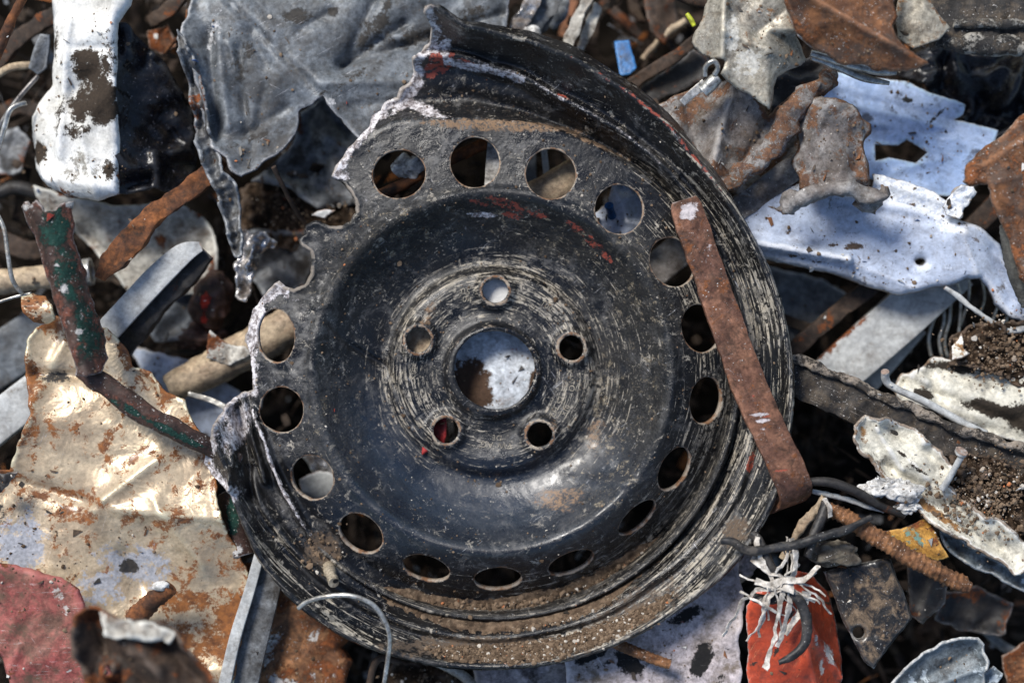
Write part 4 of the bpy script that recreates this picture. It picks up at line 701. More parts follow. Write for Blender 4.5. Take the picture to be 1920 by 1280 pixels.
sheet('rusty_triangle_sheet', 'orange-brown rusty pointed sheet overhanging the two steel pins at the top right', 'metal sheet',
      [(1468, -30), (1688, -30), (1678, 10), (1686, 34), (1676, 52), (1682, 74), (1708, 96), (1736, 124), (1700, 132), (1640, 128), (1580, 110), (1530, 88), (1496, 62), (1484, 30)], 85, M_ORANGER, sp=5, folds=[(1500, -10, 1735, 124, 20, 16), (1500, -10, 1735, 124, 14, 4)], cr=14, crs=60, curl=(-6, 4), zf=lambda X, Y, Z: Z-np.maximum(0, (Y-(X-1500)*.57-0))*.35, rag=3)
sheet('white_curved_edge', 'thin white curved edge under the left end of the rusty pointed sheet', 'metal strip', [(1478, 14), (1484, 12), (1494, 50), (1512, 76), (1534, 90), (1520, 88), (1496, 68), (1482, 40)], 40, M_PALEBAR, sp=3, rag=1)
sheet('grey_cone_sheet', 'smooth grey pointed sheet beside the rusty pointed sheet at the top', 'metal sheet', [(1690, -30), (1736, -30), (1752, 10), (1786, 50), (1762, 74), (1714, 88), (1688, 66), (1682, 30)], 45, M_BEIGEG, sp=5, zf=lambda X, Y, Z: Z-((X-1735+(Y-30)*-.3)/9)**2*.6, cr=8, rag=1.5)
tube('steel_pin', 'upper of two bright steel pins under the rusty pointed sheet', 'pin', [(1520, 100, 10, 7), (1560, 112, 12, 8), (1610, 126, 10, 8.5), (1650, 134, 6, 8), (1682, 136, 2, 4)], M_STEEL, step=4)
tube('steel_pin', 'lower of two bright steel pins, ending over the blue-white plastic', 'pin', [(1522, 108, -6, 6), (1570, 126, -4, 7), (1620, 146, -6, 8), (1668, 156, -10, 4)], M_STEEL, step=4)
mb = empty('muddy_beam', 1850, 50, -20, 'black beam caked with clay crossing the top right corner', 'beam')
tube('beam_body', None, None, [(1740, 30, -30, 62), (1830, 20, -24, 66), (1990, 16, -20, 68)], M_MUDBEAM, rect=(1, .6), noise=10, parent=mb, step=5)
tube('lower_rib', None, None, [(1768, 78, 0, 12), (1830, 82, 8, 19), (1900, 88, 10, 20), (1990, 92, 10, 20)], M_MUDBEAM, noise=8, parent=mb, step=4, masks={'m1': lambda X, Y: .45+0*X})
tube('upper_rib', None, None, [(1790, 42, 18, 8), (1850, 44, 24, 9), (1990, 48, 24, 10)], M_MUDBEAM, noise=5, parent=mb, step=4, masks={'m1': lambda X, Y: .42+0*X})
sheet('crumpled_black_bag', 'glossy black crumpled plastic under the muddy beam at the right border', 'plastic bag', [(1640, 110), (1760, 90), (1960, 100), (1970, 300), (1880, 260), (1820, 240), (1790, 190), (1700, 150)], -190, M_BLKGLOSS, cr=80, crs=60, nf=4, famp=30, sp=6)
sheet('blue_plastic_sheet', 'upper ripped shade-tinted blue-white plastic sheet with a rectangular dark hole', 'plastic panel', [(1548, 150), (1572, 132), (1640, 146), (1700, 152), (1760, 176), (1812, 196), (1806, 214), (1790, 226), (1830, 232), (1872, 244), (1862, 270), (1838, 300), (1820, 340), (1790, 372), (1740, 368), (1640, 340), (1560, 320), (1530, 240)], -150, M_BLUEP, rag=1.5, sp=6, cr=10, crs=70, tilt=(0, .12), holes=[[(1640, 270), (1684, 272), (1700, 262), (1738, 286), (1716, 306), (1666, 296), (1640, 302)]], folds=[(1560, 190, 1780, 240, 10, 4), (1560, 170, 1790, 222, -9, 3), (1590, 225, 1790, 262, 9, 3), (1600, 240, 1770, 250, -12, 5), (1680, 320, 1760, 300, 8, 6)], masks={'m1': [(1700, 185, 14, 8, 0, .8), (1760, 215, 30, 5, -40, .7)]})
sheet('white_plastic_ledge', 'bright white ribbed ledge between the ripped blue sheet and broad white panel', 'plastic strip', [(1636, 326), (1690, 336), (1752, 362), (1800, 396), (1796, 420), (1762, 420), (1700, 400), (1636, 384)], -100, M_BLUEW, sp=5, folds=[(1640, 340, 1780, 385, 14, 7)], rag=2, masks={'m2': lambda X, Y: .55+0*X})
sheet('bent_white_strip', 'short bent white strip left of the rusty sheet at the right border', 'plastic strip', [(1806, 344), (1826, 350), (1834, 358), (1808, 396), (1796, 410), (1774, 404), (1764, 384)], -70, M_BLUEW, sp=4, cr=16, crs=20, smooth=False, masks={'m2': lambda X, Y: .6+0*X})
sheet('white_plastic_board', 'broad bluish white plastic panel right of the wheel, flanged along its lower edge', 'plastic panel',
      [(1366, 420), (1420, 372), (1500, 340), (1600, 360), (1700, 380), (1780, 408), (1840, 424), (1880, 456), (1896, 500), (1922, 548), (1970, 600), (1960, 620), (1900, 598), (1868, 572), (1856, 540), (1836, 522), (1812, 524), (1790, 536), (1760, 538), (1724, 548), (1690, 553), (1640, 540), (1590, 520), (1500, 498), (1430, 486), (1390, 470)], -95, M_BLUEW, sp=6, tilt=(.02, -.04), cr=8, crs=120, folds=[(1400, 458, 1590, 490, 14, 7), (1590, 490, 1715, 540, 12, 6), (1800, 440, 1830, 520, 18, 18), (1860, 470, 1900, 560, -18, 16), (1420, 440, 1600, 472, 8, 3), (1560, 380, 1790, 424, -10, 5), (1640, 470, 1720, 520, -6, 3), (1800, 430, 1890, 500, 10, 5)], curl=(-20, 4), rag=1.2, holes=[ell(1729, 490, 8, 5, 0, 16)],
      zf=lambda X, Y, Z: Z+20*np.exp(-(pdist(X, Y, [(1410, 452), (1586, 484)], False)/10)**4), masks={'m1': [(1600, 462, 26, 10, 0, .66), (1560, 460, 10, 6, 0, .6), (1480, 436, 8, 5, 0, .65), (1545, 412, 12, 4, 0, .55), (1680, 470, 8, 5, 0, .6), (1770, 494, 12, 4, 0, .6), (1500, 484, 60, 5, 12, .5)], 'm2': [(1780, 420, 50, 20, 20, .6), (1750, 500, 60, 20, 0, .4)]})
gf = empty('grey_flap', 1570, 290, -40, 'grey-brown crumpled flap with a rolled lower edge, lying on the white plastic', 'metal sheet')
sheet('flap', None, None, [(1498, 204), (1530, 186), (1566, 182), (1600, 196), (1618, 222), (1642, 232), (1640, 250), (1628, 262), (1622, 290), (1636, 322), (1632, 352), (1596, 362), (1540, 364), (1500, 352), (1490, 300), (1500, 262)], -18, M_GREYRUST, sp=5, cr=26, crs=60, curl=(-8, 4), zf=lambda X, Y, Z: Z+16-((X-1562)/11.5)**2, folds=[(1608, 200, 1628, 340, 10, 4), (1500, 310, 1560, 350, -14, 6)], parent=gf, masks={'m1': [(1520, 220, 20, 40, 0, .5)]})
tube('rolled_edge', None, None, [(1474, 396, -10, 12), (1486, 378, 0, 17), (1520, 364, 8, 17), (1560, 354, 12, 15), (1600, 358, 12, 16), (1634, 368, 6, 18), (1654, 362, 2, 12), (1658, 346, -2, 6)], M_GREYRUST, noise=14, seg=8, parent=gf, step=8)
tube('edge_stub', None, None, [(1610, 372, -20, 18), (1628, 384, -20, 20), (1646, 392, -24, 14)], M_GREYRUST, noise=14, seg=7, parent=gf, step=8)
sheet('dark_flap', 'dark sheet in the shadow between the two grey rusty flaps', 'metal sheet', [(1450, 300), (1490, 220), (1506, 300), (1496, 360), (1470, 400), (1420, 380), (1370, 360)], -110, M_GREYRUST, tilt=(0, .3), cr=20)
rr = sheet('rusty_right_sheet', 'thick orange-brown rusty sheet folded down at the right border', 'metal sheet',
      [(1970, 190), (1916, 216), (1880, 254), (1836, 284), (1812, 312), (1806, 340), (1820, 352), (1850, 346), (1858, 380), (1880, 420), (1900, 470), (1912, 520), (1970, 570)], 70, M_ORANGER, sp=5.5, cr=18, crs=70, curl=(-8, 4), folds=[(1812, 330, 1920, 260, 16, 16), (1850, 345, 1910, 330, 14, 12)], zf=lambda X, Y, Z: Z-np.maximum(0, 350-Y)*.15)
tube('rubber_edge', 'ribbed grey rubber strip hanging under the rusty sheet at the right', 'rubber strip', [(1884, 420, 10, 10), (1894, 470, 16, 15), (1906, 520, 14, 15), (1930, 570, 6, 14)], M_RUBBER, noise=4, rib=(12, .15))
tube('grey_plank', 'wide pale grey plank running under the flange of the white plastic panel', 'plank', [(1530, 740, -210, 44), (1580, 690, -200, 46), (1680, 600, -190, 48), (1790, 500, -190, 48)], M_PALEBAR, rect=(1, .3), masks={'m1': [(1570, 640, 90, 8, -42, .6)]})
tube('grey_plank', 'narrow greenish grey plank just below the wide one', 'plank', [(1590, 760, -240, 22), (1650, 690, -235, 22), (1720, 610, -235, 22)], M_PALEBAR, rect=(1, .3))
tube('dark_plank', 'dark brown plank above the wide pale grey plank', 'plank', [(1450, 690, -200, 16), (1540, 610, -190, 16), (1640, 530, -190, 16)], M_BROWNBAR, rect=(1, .6), noise=3)
tube('dark_plank', 'dark bar under the right end of the white panel beside the rusty sheet', 'plank', [(1780, 470, -200, 20), (1850, 400, -190, 20), (1930, 320, -190, 20)], M_BROWNBAR, rect=(1, .5))
sheet('grey_floor_sheet', 'blue-grey sheet deep in the gap right beside the rim', 'metal sheet', [(1440, 500), (1540, 520), (1600, 560), (1500, 640), (1480, 680), (1440, 640)], -280, M_GALV, cr=16)
tube('grey_diagonal_bar', 'grey-brown bar slanting up from behind the rim above the white panel', 'bar', [(1340, 420, -110, 22), (1400, 380, -105, 24), (1480, 322, -105, 24), (1560, 270, -110, 22)], M_GREYRUST, rect=(1, .5), noise=3)
bbm = empty('black_frayed_bar', 1700, 760, -90, 'long black frayed bar running from the rim to the right border', 'bar')
tube('bar_face', None, None, [(1450, 690, -70, 30), (1560, 736, -66, 38), (1680, 788, -62, 36), (1800, 832, -60, 30), (1980, 880, -58, 26)], M_WOODY, rect=(1, .4), noise=6, parent=bbm, step=5)
tube('frayed_top_edge', None, None, [(1450, 655, -48, 8), (1560, 700, -44, 9), (1680, 752, -40, 9), (1800, 804, -38, 9), (1980, 862, -36, 9)], M_WOODY, noise=7, parent=bbm, step=4, masks={'m1': lambda X, Y: .5+0*X})
sheet('cream_pan', 'cream enamelled pan half buried in soil near the right border', 'pan', [(1674, 730), (1690, 704), (1730, 686), (1752, 668), (1790, 676), (1850, 684), (1900, 700), (1970, 720), (1970, 850), (1900, 826), (1830, 800), (1740, 770), (1690, 754)], -110, M_CREAM, sp=6, cr=8, zf=lambda X, Y, Z: Z+22*np.sin(np.clip((Y-680-(X-1700)*.2)/95, 0, 1)*3.1)*(X > 1700), folds=[(1700, 716, 1900, 790, -18, 8), (1745, 700, 1760, 760, -16, 8)], masks={'m1': [(1800, 690, 90, 12, 8, .75), (1728, 740, 26, 16, 20, .8), (1860, 768, 70, 18, 14, .85), (1930, 780, 60, 40, 0, .9), (1850, 620, 30, 30, 0, .4)]})
sheet('soil_patch', 'brown soil with roots behind the cream pan near the right border', 'soil', [(1780, 640), (1830, 610), (1900, 600), (1970, 600), (1970, 735), (1900, 716), (1830, 690), (1780, 680)], -100, M_SOIL, cr=34, crs=40, fine=16, sp=5, kind='stuff')
sheet('cream_chip', 'small cream chip poking out of the soil beside the cream pan', 'chip', [(1786, 648), (1802, 622), (1806, 650), (1820, 664), (1800, 668), (1784, 676)], -70, M_CREAM, sp=3.5, smooth=False, tilt=(.3, .3))
tube('bent_rod', 'slim grey rod with an upturned end in front of the cream pan', 'rod', [(1657, 696, -40, 8), (1661, 712, -52, 8), (1676, 726, -56, 7), (1740, 756, -54, 7.5), (1812, 796, -52, 7.5), (1850, 812, -54, 6)], M_PALEBAR, step=4)
for i, (x0, x1, y1, lab) in enumerate([(1786, 1800, 640, 'leftmost thin white wire hanging under the arch of the white panel'), (1812, 1804, 612, 'second thin white wire under the arch of the white panel'), (1836, 1840, 590, 'third thin white wire under the arch of the white panel'), (1868, 1862, 612, 'fourth white wire, touching the arch edge of the white panel'), (1884, 1888, 616, 'fifth white wire, right under the flank of the white panel'), (1910, 1912, 616, 'rightmost thin white wire under the white panel')]):
    tube('thin_wire', lab, 'wire', [(x0, 520, -150, 2.6), ((x0+x1)/2+8, 560, -170, 2.8), (x1, y1, -190, 2.6)], M_STEEL, group='wires hanging under the white panel', seg=8)
for i, (x0, x1, lab) in enumerate([(1768, 1742, 'leftmost crooked wire in the dark left of the soil'), (1764, 1762, 'middle crooked wire in the dark left of the soil'), (1780, 1772, 'right crooked wire in the dark left of the soil')]):
    tube('crooked_wire', lab, 'wire', [(x0, 560, -200, 3), (x1+8, 600, -210, 3.4), (x1, 636, -215, 3.2), (x1+6, 668, -220, 3)], M_STEEL, group='crooked wires in the gap', seg=8)
tube('hanging_cord', 'knotted grey cord sagging below the arch of the white panel', 'cord', [(1772, 538, -100, 4), (1806, 564, -96, 5), (1840, 590, -94, 5), (1874, 612, -94, 5), (1892, 622, -94, 6), (1940, 610, -94, 5)], M_PALEBAR, noise=3)

# ------------------------------------------------------------------ lower right
sheet('cream_torn_panel', 'torn cream painted panel with rusty flaking edges, lower right', 'metal panel', [(1604, 800), (1616, 784), (1640, 792), (1662, 788), (1700, 806), (1740, 826), (1776, 858), (1786, 880), (1770, 900), (1800, 930), (1850, 968), (1900, 1000), (1926, 1030), (1926, 1062), (1896, 1072), (1870, 1042), (1820, 1018), (1770, 990), (1726, 966), (1694, 930), (1666, 900), (1640, 880), (1618, 850), (1600, 826)], -30, M_CREAM, sp=5, cr=22, crs=50, folds=[(1640, 800, 1690, 880, 18, 6), (1660, 870, 1880, 1030, -24, 8), (1660, 800, 1770, 870, -12, 5), (1690, 850, 1740, 900, 12, 5)], curl=(14, 6), rag=5, masks={'m2': [(1740, 950, 120, 10, 36, .62), (1620, 820, 14, 30, 0, .5)], 'm1': [(1690, 850, 30, 5, 40, .6), (1720, 880, 30, 5, 30, .6), (1790, 940, 20, 20, 0, .5)]})
lump('white_flaky_chunk', 'white flaky crumbling chunk left of the torn cream panel', 'chunk', 1664, 914, -15, 44, 24, 14, M_FLAKE, noise=.7, sub=5)
lump('white_flaky_chunk', 'smaller flaky chunk hanging below the large white flaky one', 'chunk', 1704, 950, -25, 26, 14, 10, M_FLAKE, noise=.8, sub=4)
sheet('soil_patch', 'brown crumbly soil heap on the torn cream panel at the right border', 'soil', [(1772, 880), (1784, 850), (1830, 850), (1900, 870), (1970, 880), (1970, 1080), (1926, 1030), (1880, 990), (1820, 950), (1790, 926)], -38, M_SOIL, cr=30, crs=40, fine=14, sp=4.5, kind='stuff')
np_ = empty('rusty_nail', 1786, 880, -20, 'grey nail standing slanted on the soil by the torn cream panel', 'nail')
tube('shank', None, None, [(1800, 852, 26, 6.5), (1790, 876, 14, 6), (1770, 918, -10, 6.5)], M_PALEBAR, parent=np_, step=3, noise=1.5)
tube('nail_head', None, None, [(1801, 850, 24, 12), (1803, 845, 28, 12)], M_PALEBAR, parent=np_, step=2)
sheet('grey_torn_sheet', 'grey-white torn sheet below the torn cream panel at the right border', 'metal sheet', [(1762, 992), (1784, 996), (1830, 1030), (1880, 1060), (1970, 1080), (1970, 1130), (1900, 1096), (1850, 1072), (1800, 1044), (1774, 1020)], -80, M_GREYPAINT, cr=20, crs=40, curl=(12, 6), sp=5)
tube('rebar', 'thick ribbed rusty rebar pointing to the lower right', 'rebar', [(1540, 948, -30, 14), (1600, 978, -10, 15), (1680, 1030, 4, 16), (1760, 1072, 8, 16), (1796, 1090, 8, 17), (1816, 1100, 8, 10)], M_REBAR, rib=(11, .2), noise=5, step=3, seg=20)
tube('rebar', 'thin ribbed rusty rebar sticking out under the bottom rim', 'rebar', [(1100, 1182, -52, 9), (1150, 1204, -50, 10), (1220, 1232, -42, 10), (1256, 1244, -40, 9)], M_REBAR, rib=(9, .16), step=2.5)
sheet('yellow_cone_piece', 'yellow and teal painted cone-shaped piece beside the thick rebar', 'metal piece', [(1656, 996), (1690, 992), (1740, 974), (1752, 980), (1762, 1012), (1778, 1044), (1758, 1052), (1700, 1030), (1662, 1010)], -22, M_YELLOW, sp=4, zf=lambda X, Y, Z: Z-((Y-1012-(X-1700)*.3)/5.5)**2*.35, rag=1.5)
bp = empty('black_plate', 1625, 1150, -60, 'black scuffed plate with a round hole and a dusty streak', 'metal plate')
sheet('plate', None, None, [(1546, 1072), (1600, 1056), (1660, 1046), (1672, 1050), (1690, 1100), (1712, 1160), (1700, 1176), (1672, 1210), (1640, 1254), (1620, 1240), (1600, 1200), (1572, 1140)], -45, M_BLKPL, sp=4.5, smooth=False, rag=1.5, folds=[(1595, 1060, 1640, 1190, -10, 4), (1640, 1052, 1680, 1160, 8, 4)], holes=[ell(1611, 1186, 11, 11, 0, 22)], th=6, curl=(-8, 4), masks={}, parent=bp)
lump('stone', 'brown stone sitting on top of the black scuffed plate', 'stone', 1566, 1036, -20, 46, 26, 20, M_STONE, noise=.45)
sheet('dark_curved_band', 'dark curved band in the shadow right of the black plate', 'metal strip', [(1700, 1060), (1780, 1080), (1770, 1130), (1730, 1170), (1706, 1150)], -120, M_DARKBAR, cr=12, folds=[(1760, 1070, 1720, 1160, 12, 8)])
sheet('orange_sheet', 'bright orange-red painted sheet with a folded ridge at the bottom', 'metal sheet', [(1402, 1140), (1420, 1112), (1470, 1100), (1500, 1074), (1530, 1084), (1566, 1120), (1584, 1190), (1592, 1250), (1580, 1320), (1408, 1320), (1406, 1230)], -20, M_ORANGE, zf=lambda X, Y, Z: Z-np.maximum(0, 1490+(Y-1100)*.2-X)*.35-np.maximum(0, X-1490-(Y-1100)*.2)*1.1, sp=5, rag=1.5, nf=3, famp=12, folds=[(1508, 1110, 1530, 1190, 26, 8), (1530, 1190, 1590, 1280, 26, 8), (1510, 1130, 1580, 1260, -10, 14)], cr=5, crs=80, tilt=(.05, 0), masks={'m1': [(1560, 1230, 12, 40, -30, .6), (1545, 1255, 8, 20, 0, .6), (1530, 1200, 6, 20, -20, .5)], 'm2': [(1480, 1160, 6, 26, 30, .6), (1455, 1230, 5, 26, 30, .5), (1420, 1250, 14, 5, -30, .5)]}, smooth=False)
sheet('patched_panel', 'white panel with black paint patches under the lower right rim', 'metal panel', [(1060, 1230), (1180, 1170), (1290, 1090), (1340, 1060), (1386, 1048), (1396, 1120), (1384, 1200), (1392, 1320), (1060, 1320)], -78, M_CAMO, nf=2, famp=8, cr=10, crs=80, masks={'m1': [(1315, 1235, 22, 40, 20, .9), (1290, 1150, 40, 16, -20, .8), (1180, 1240, 40, 26, 20, .7), (1110, 1225, 50, 14, -25, .8), (1350, 1270, 14, 14, 0, .5)]})
sheet('dark_pink_foil', 'dark pinkish crumpled film tucked under the rim above the patched panel', 'plastic film', [(1330, 1040), (1400, 1010), (1420, 1060), (1380, 1110), (1330, 1130), (1290, 1120)], -110, M_PINKG, cr=40, crs=40, sp=5)
sheet('grey_curved_shell', 'grey-blue curved shell with chipped paint in the bottom right corner', 'metal shell', [(1650, 1320), (1690, 1256), (1722, 1226), (1764, 1206), (1800, 1196), (1832, 1194), (1842, 1206), (1836, 1222), (1846, 1240), (1838, 1262), (1846, 1320)], -60, M_GREYPAINT, sp=5, folds=[(1700, 1290, 1840, 1215, -14, 10), (1690, 1310, 1840, 1250, 16, 8)], curl=(16, 7), cr=12, rag=3)
sheet('grey_torn_corner', 'small torn grey scrap right of the chipped curved shell', 'shard', [(1842, 1262), (1862, 1246), (1880, 1260), (1870, 1280), (1884, 1320), (1836, 1320)], -70, M_GREYPAINT, cr=16, rag=4, sp=4)
# cables with frayed insulation
fc = empty('frayed_cable', 1470, 1080, 0, 'knot of black cable with frayed white fibres in front of the orange sheet', 'cable')
tube('cable_core', None, None, [(1352, 1014, 34, 6), (1376, 1016, 36, 8), (1400, 1030, 36, 9), (1440, 1028, 34, 9), (1500, 1018, 30, 9), (1548, 1004, 28, 8.5), (1590, 992, 24, 8), (1636, 970, 12, 5)], M_BLKWIRE, parent=fc, step=4, noise=3)
tube('cable_core', None, None, [(1410, 1000, 10, 9), (1426, 1020, 18, 9), (1444, 1060, 22, 10), (1470, 1098, 24, 10), (1500, 1128, 28, 10), (1512, 1170, 30, 10), (1508, 1204, 32, 9.5), (1490, 1224, 34, 8), (1458, 1240, 34, 5)], M_BLKWIRE, parent=fc, step=4, noise=3)
tube('cable_core', None, None, [(1412, 1120, 6, 9), (1440, 1124, 10, 10), (1476, 1114, 16, 9)], M_BLKWIRE, parent=fc, step=4, noise=3)
tube('cable_core', None, None, [(1516, 1044, 14, 9), (1524, 1010, 16, 10), (1540, 970, 14, 10), (1548, 940, 10, 9)], M_BLKWIRE, parent=fc, step=4, noise=3)
rsf = random.Random(8)
fib = [[(1424, 1004, 30), (1420, 1030, 34), (1440, 1070, 34), (1452, 1100, 34)], [(1410, 1046, 24), (1440, 1066, 32), (1480, 1090, 34)], [(1438, 1100, 36), (1470, 1088, 40), (1500, 1086, 40), (1536, 1064, 30)], [(1484, 1010, 30), (1494, 1040, 32), (1488, 1070, 34), (1476, 1100, 36)], [(1470, 1096, 38), (1460, 1140, 36), (1452, 1190, 34), (1436, 1254, 30)], [(1480, 1100, 36), (1476, 1150, 34), (1458, 1210, 30)], [(1448, 1106, 34), (1420, 1104, 30), (1398, 1120, 24), (1376, 1160, 16), (1354, 1194, 8)], [(1464, 1100, 38), (1438, 1120, 30), (1430, 1160, 26), (1422, 1196, 20)], [(1500, 1090, 36), (1530, 1070, 30)], [(1420, 1088, 28), (1448, 1098, 36), (1486, 1104, 40)], [(1544, 934, 20), (1556, 950, 22), (1560, 970, 20)], [(1490, 1036, 26), (1484, 1072, 30)], [(1510, 1110, 20), (1496, 1150, 16), (1470, 1190, 10)]]
for k in range(16):
    x, y = 1462+rsf.gauss(0, 22), 1092+rsf.gauss(0, 24); a = rsf.uniform(.2, 2.9) if k % 3 else rsf.uniform(3.3, 6.0); L = rsf.uniform(35, 110)
    fib.append([(x, y, 32+rsf.uniform(-8, 14)), (x+L*.5*math.cos(a)+rsf.uniform(-8, 8), y+L*.5*math.sin(a), 30+rsf.uniform(-8, 14)), (x+L*math.cos(a)+rsf.uniform(-10, 10), y+L*math.sin(a), 22+rsf.uniform(-14, 10))])
for i, f in enumerate(fib):
    if i > 12: tube('fibre_strip', None, None, [(a, b_, c_, rsf.uniform(1.0, 2.6)) for a, b_, c_ in f], M_FIBRE, parent=fc, rect=(1, .4), noise=6, step=4, twist=(rsf.uniform(-40, 40), rsf.uniform(-60, 60))); continue
    wd = rsf.uniform(3.5, 7.5) if i not in (6,) else 3.5
    tube('fibre_strip', None, None, [(a, b_, c_, wd*rsf.uniform(.6, 1.3)) for a, b_, c_ in f], M_FIBRE, parent=fc, rect=(1, .16), noise=6, step=3.5, twist=(rsf.uniform(-40, 40), rsf.uniform(-60, 60)))
tube('steel_cable', 'thick shiny dark cable running from the hooked bar to the white flaky chunk', 'cable', [(1490, 908, 0, 7), (1520, 902, 6, 8), (1560, 904, 8, 9), (1610, 924, 2, 9), (1650, 948, -10, 8), (1700, 968, -30, 7)], M_DARKBAR, step=4)
tube('grey_strand', 'thin pale strand just below the thick shiny dark cable', 'wire', [(1520, 920, -20, 4), (1560, 926, -16, 5), (1610, 944, -18, 5), (1660, 960, -26, 4)], M_PALEBAR, noise=4)
tube('dry_root', 'light brown dry root below the rusty hooked bar', 'root', [(1470, 1050, -30, 7), (1500, 1000, -20, 9), (1530, 950, -10, 9), (1545, 928, -8, 6)], M_TAN, noise=8)
# rusty hooked flat bar over the wheel
hb = tube('rusty_hooked_bar', 'rusty flat steel bar with a hooked end lying across the wheel', 'bar', [(1282, 372, -4, 24), (1290, 396, -2, 31), (1325, 500, 7, 31), (1366, 620, 18, 32), (1410, 740, 27, 33), (1450, 830, 34, 33), (1470, 872, 34, 33), (1484, 904, 26, 33), (1492, 928, 8, 32), (1484, 946, -14, 30), (1466, 952, -30, 26), (1450, 946, -38, 20), (1442, 934, -40, 14)], M_STRAP, rect=(1, .14), step=4, noise=2.4, sidev=(.93, .33, -.16), masks={'m1': [(1294, 395, 22, 22, 0, .75), (1420, 776, 22, 4, -5, .8), (1424, 788, 18, 4, -8, .7), (1432, 802, 12, 3, -10, .7), (1328, 462, 12, 16, 0, .5)], 'm2': [(1436, 780, 14, 3, 0, .7), (1466, 880, 20, 3, -6, .7)]})

# ------------------------------------------------------------------ seen through the wheel's openings
M_PAPER = M('clean_white', (.85, .85, .84), rough=.5, soot=.1, mottle=.2)
M_OFFW2 = M('bluish_grey_board', (.62, .66, .70), (.46, .50, .55), rough=.5, grime=.2, grimec=(.2, .15, .12), m1=(.075, .042, .025), m2=(.5, .03, .03), soot=.3)
sheet('blue_white_board', 'blue-white dirty board seen through the hub opening, brown stain on its left', 'panel', [(828, 640), (870, 590), (960, 590), (1020, 630), (1036, 700), (1000, 780), (920, 796), (850, 770)], -124, M_OFFW2, cr=12, crs=60, masks={'m1': [(882, 730, 46, 60, 0, .98), (1002, 715, 12, 40, 20, .8)], 'm2': [(965, 655, 12, 7, 0, .75)]})
tube('white_rail', 'bright white rail seen through the second vent hole from the torn end', 'rail', [(930, 250, -90, 14), (926, 300, -90, 15), (922, 350, -90, 14)], M_FLAKE, rect=(1, .4))
tube('rusty_rod', 'rusty rod seen through the two uppermost left vent holes', 'rod', [(690, 376, -105, 12), (747, 350, -105, 12), (820, 310, -105, 12), (912, 268, -105, 12)], M_RUSTO, noise=2)
lump('white_chip', 'white chip seen through the vent hole nearest the torn peak', 'chip', 766, 312, -95, 24, 22, 10, M_FLAKE, noise=.6)
tube('tan_pipe', 'tan pipe crossing behind the third and fourth vent holes', 'pipe', [(975, 388, -120, 36), (1035, 358, -120, 36), (1096, 322, -120, 36)], M_TAN, noise=3)
tube('pale_strip', 'pale slat seen through the third vent hole beside the tan pipe', 'rail', [(1018, 262, -140, 6), (1024, 320, -140, 6), (1030, 380, -140, 6)], M_PALEBAR, rect=(1, .4))
tube('pale_strip', 'pale slat at the left side of the third vent hole', 'rail', [(992, 250, -250, 12), (994, 320, -250, 12), (998, 380, -250, 12)], M_GALV, rect=(1, .4))
pf = empty('white_plastic_fitting', 1170, 400, -170, 'white plastic fitting with a blue peg behind the fourth vent hole', 'plastic fitting')
sheet('fitting_body', None, None, [(1108, 400), (1140, 380), (1150, 336), (1190, 345), (1215, 390), (1215, 440), (1160, 450), (1110, 440)], -120, M_BLUEW, cr=14, crs=40, folds=[(1150, 340, 1180, 430, 18, 8), (1120, 410, 1200, 420, 14, 6)], parent=pf, sp=4)
tube('blue_peg', None, None, [(1148, 404, -112, 9), (1143, 392, -92, 8), (1141, 386, -84, 9)], M_BLUE, parent=pf, step=2)
tube('grey_beam', 'grey beam seen through the fifth vent hole under the hooked bar', 'beam', [(1190, 540, -210, 30), (1260, 480, -205, 32), (1340, 420, -205, 30)], M_GREYRUST, rect=(1, .4))
sheet('white_cloth_scrap', 'white scrap seen through the top bolt hole', 'scrap', [(900, 516), (960, 510), (966, 560), (930, 574), (898, 566)], -91, M_PAPER, cr=3, sp=5)
sheet('tan_scrap', 'tan scrap seen through the left bolt hole', 'scrap', [(750, 620), (800, 610), (812, 650), (780, 670), (750, 664)], -96, M_TAN, cr=12, sp=5)
sheet('red_scrap', 'dark red scrap seen through the lower left bolt hole', 'scrap', [(800, 780), (836, 780), (832, 850), (790, 850)], -98, M('dark_red', (.3, .015, .015), rough=.5), cr=8, sp=5)
sheet('pale_scrap', 'pale grey scrap seen through the vent hole left of the valve', 'scrap', [(560, 900), (600, 880), (640, 900), (640, 960), (570, 950)], -190, M_PALEBAR, cr=20, sp=5)
sheet('zinc_scrap', 'zinc scrap seen through the lower left vent hole above the pale one', 'scrap', [(560, 850), (620, 850), (630, 890), (590, 890)], -210, M_FOIL, cr=30, sp=5)
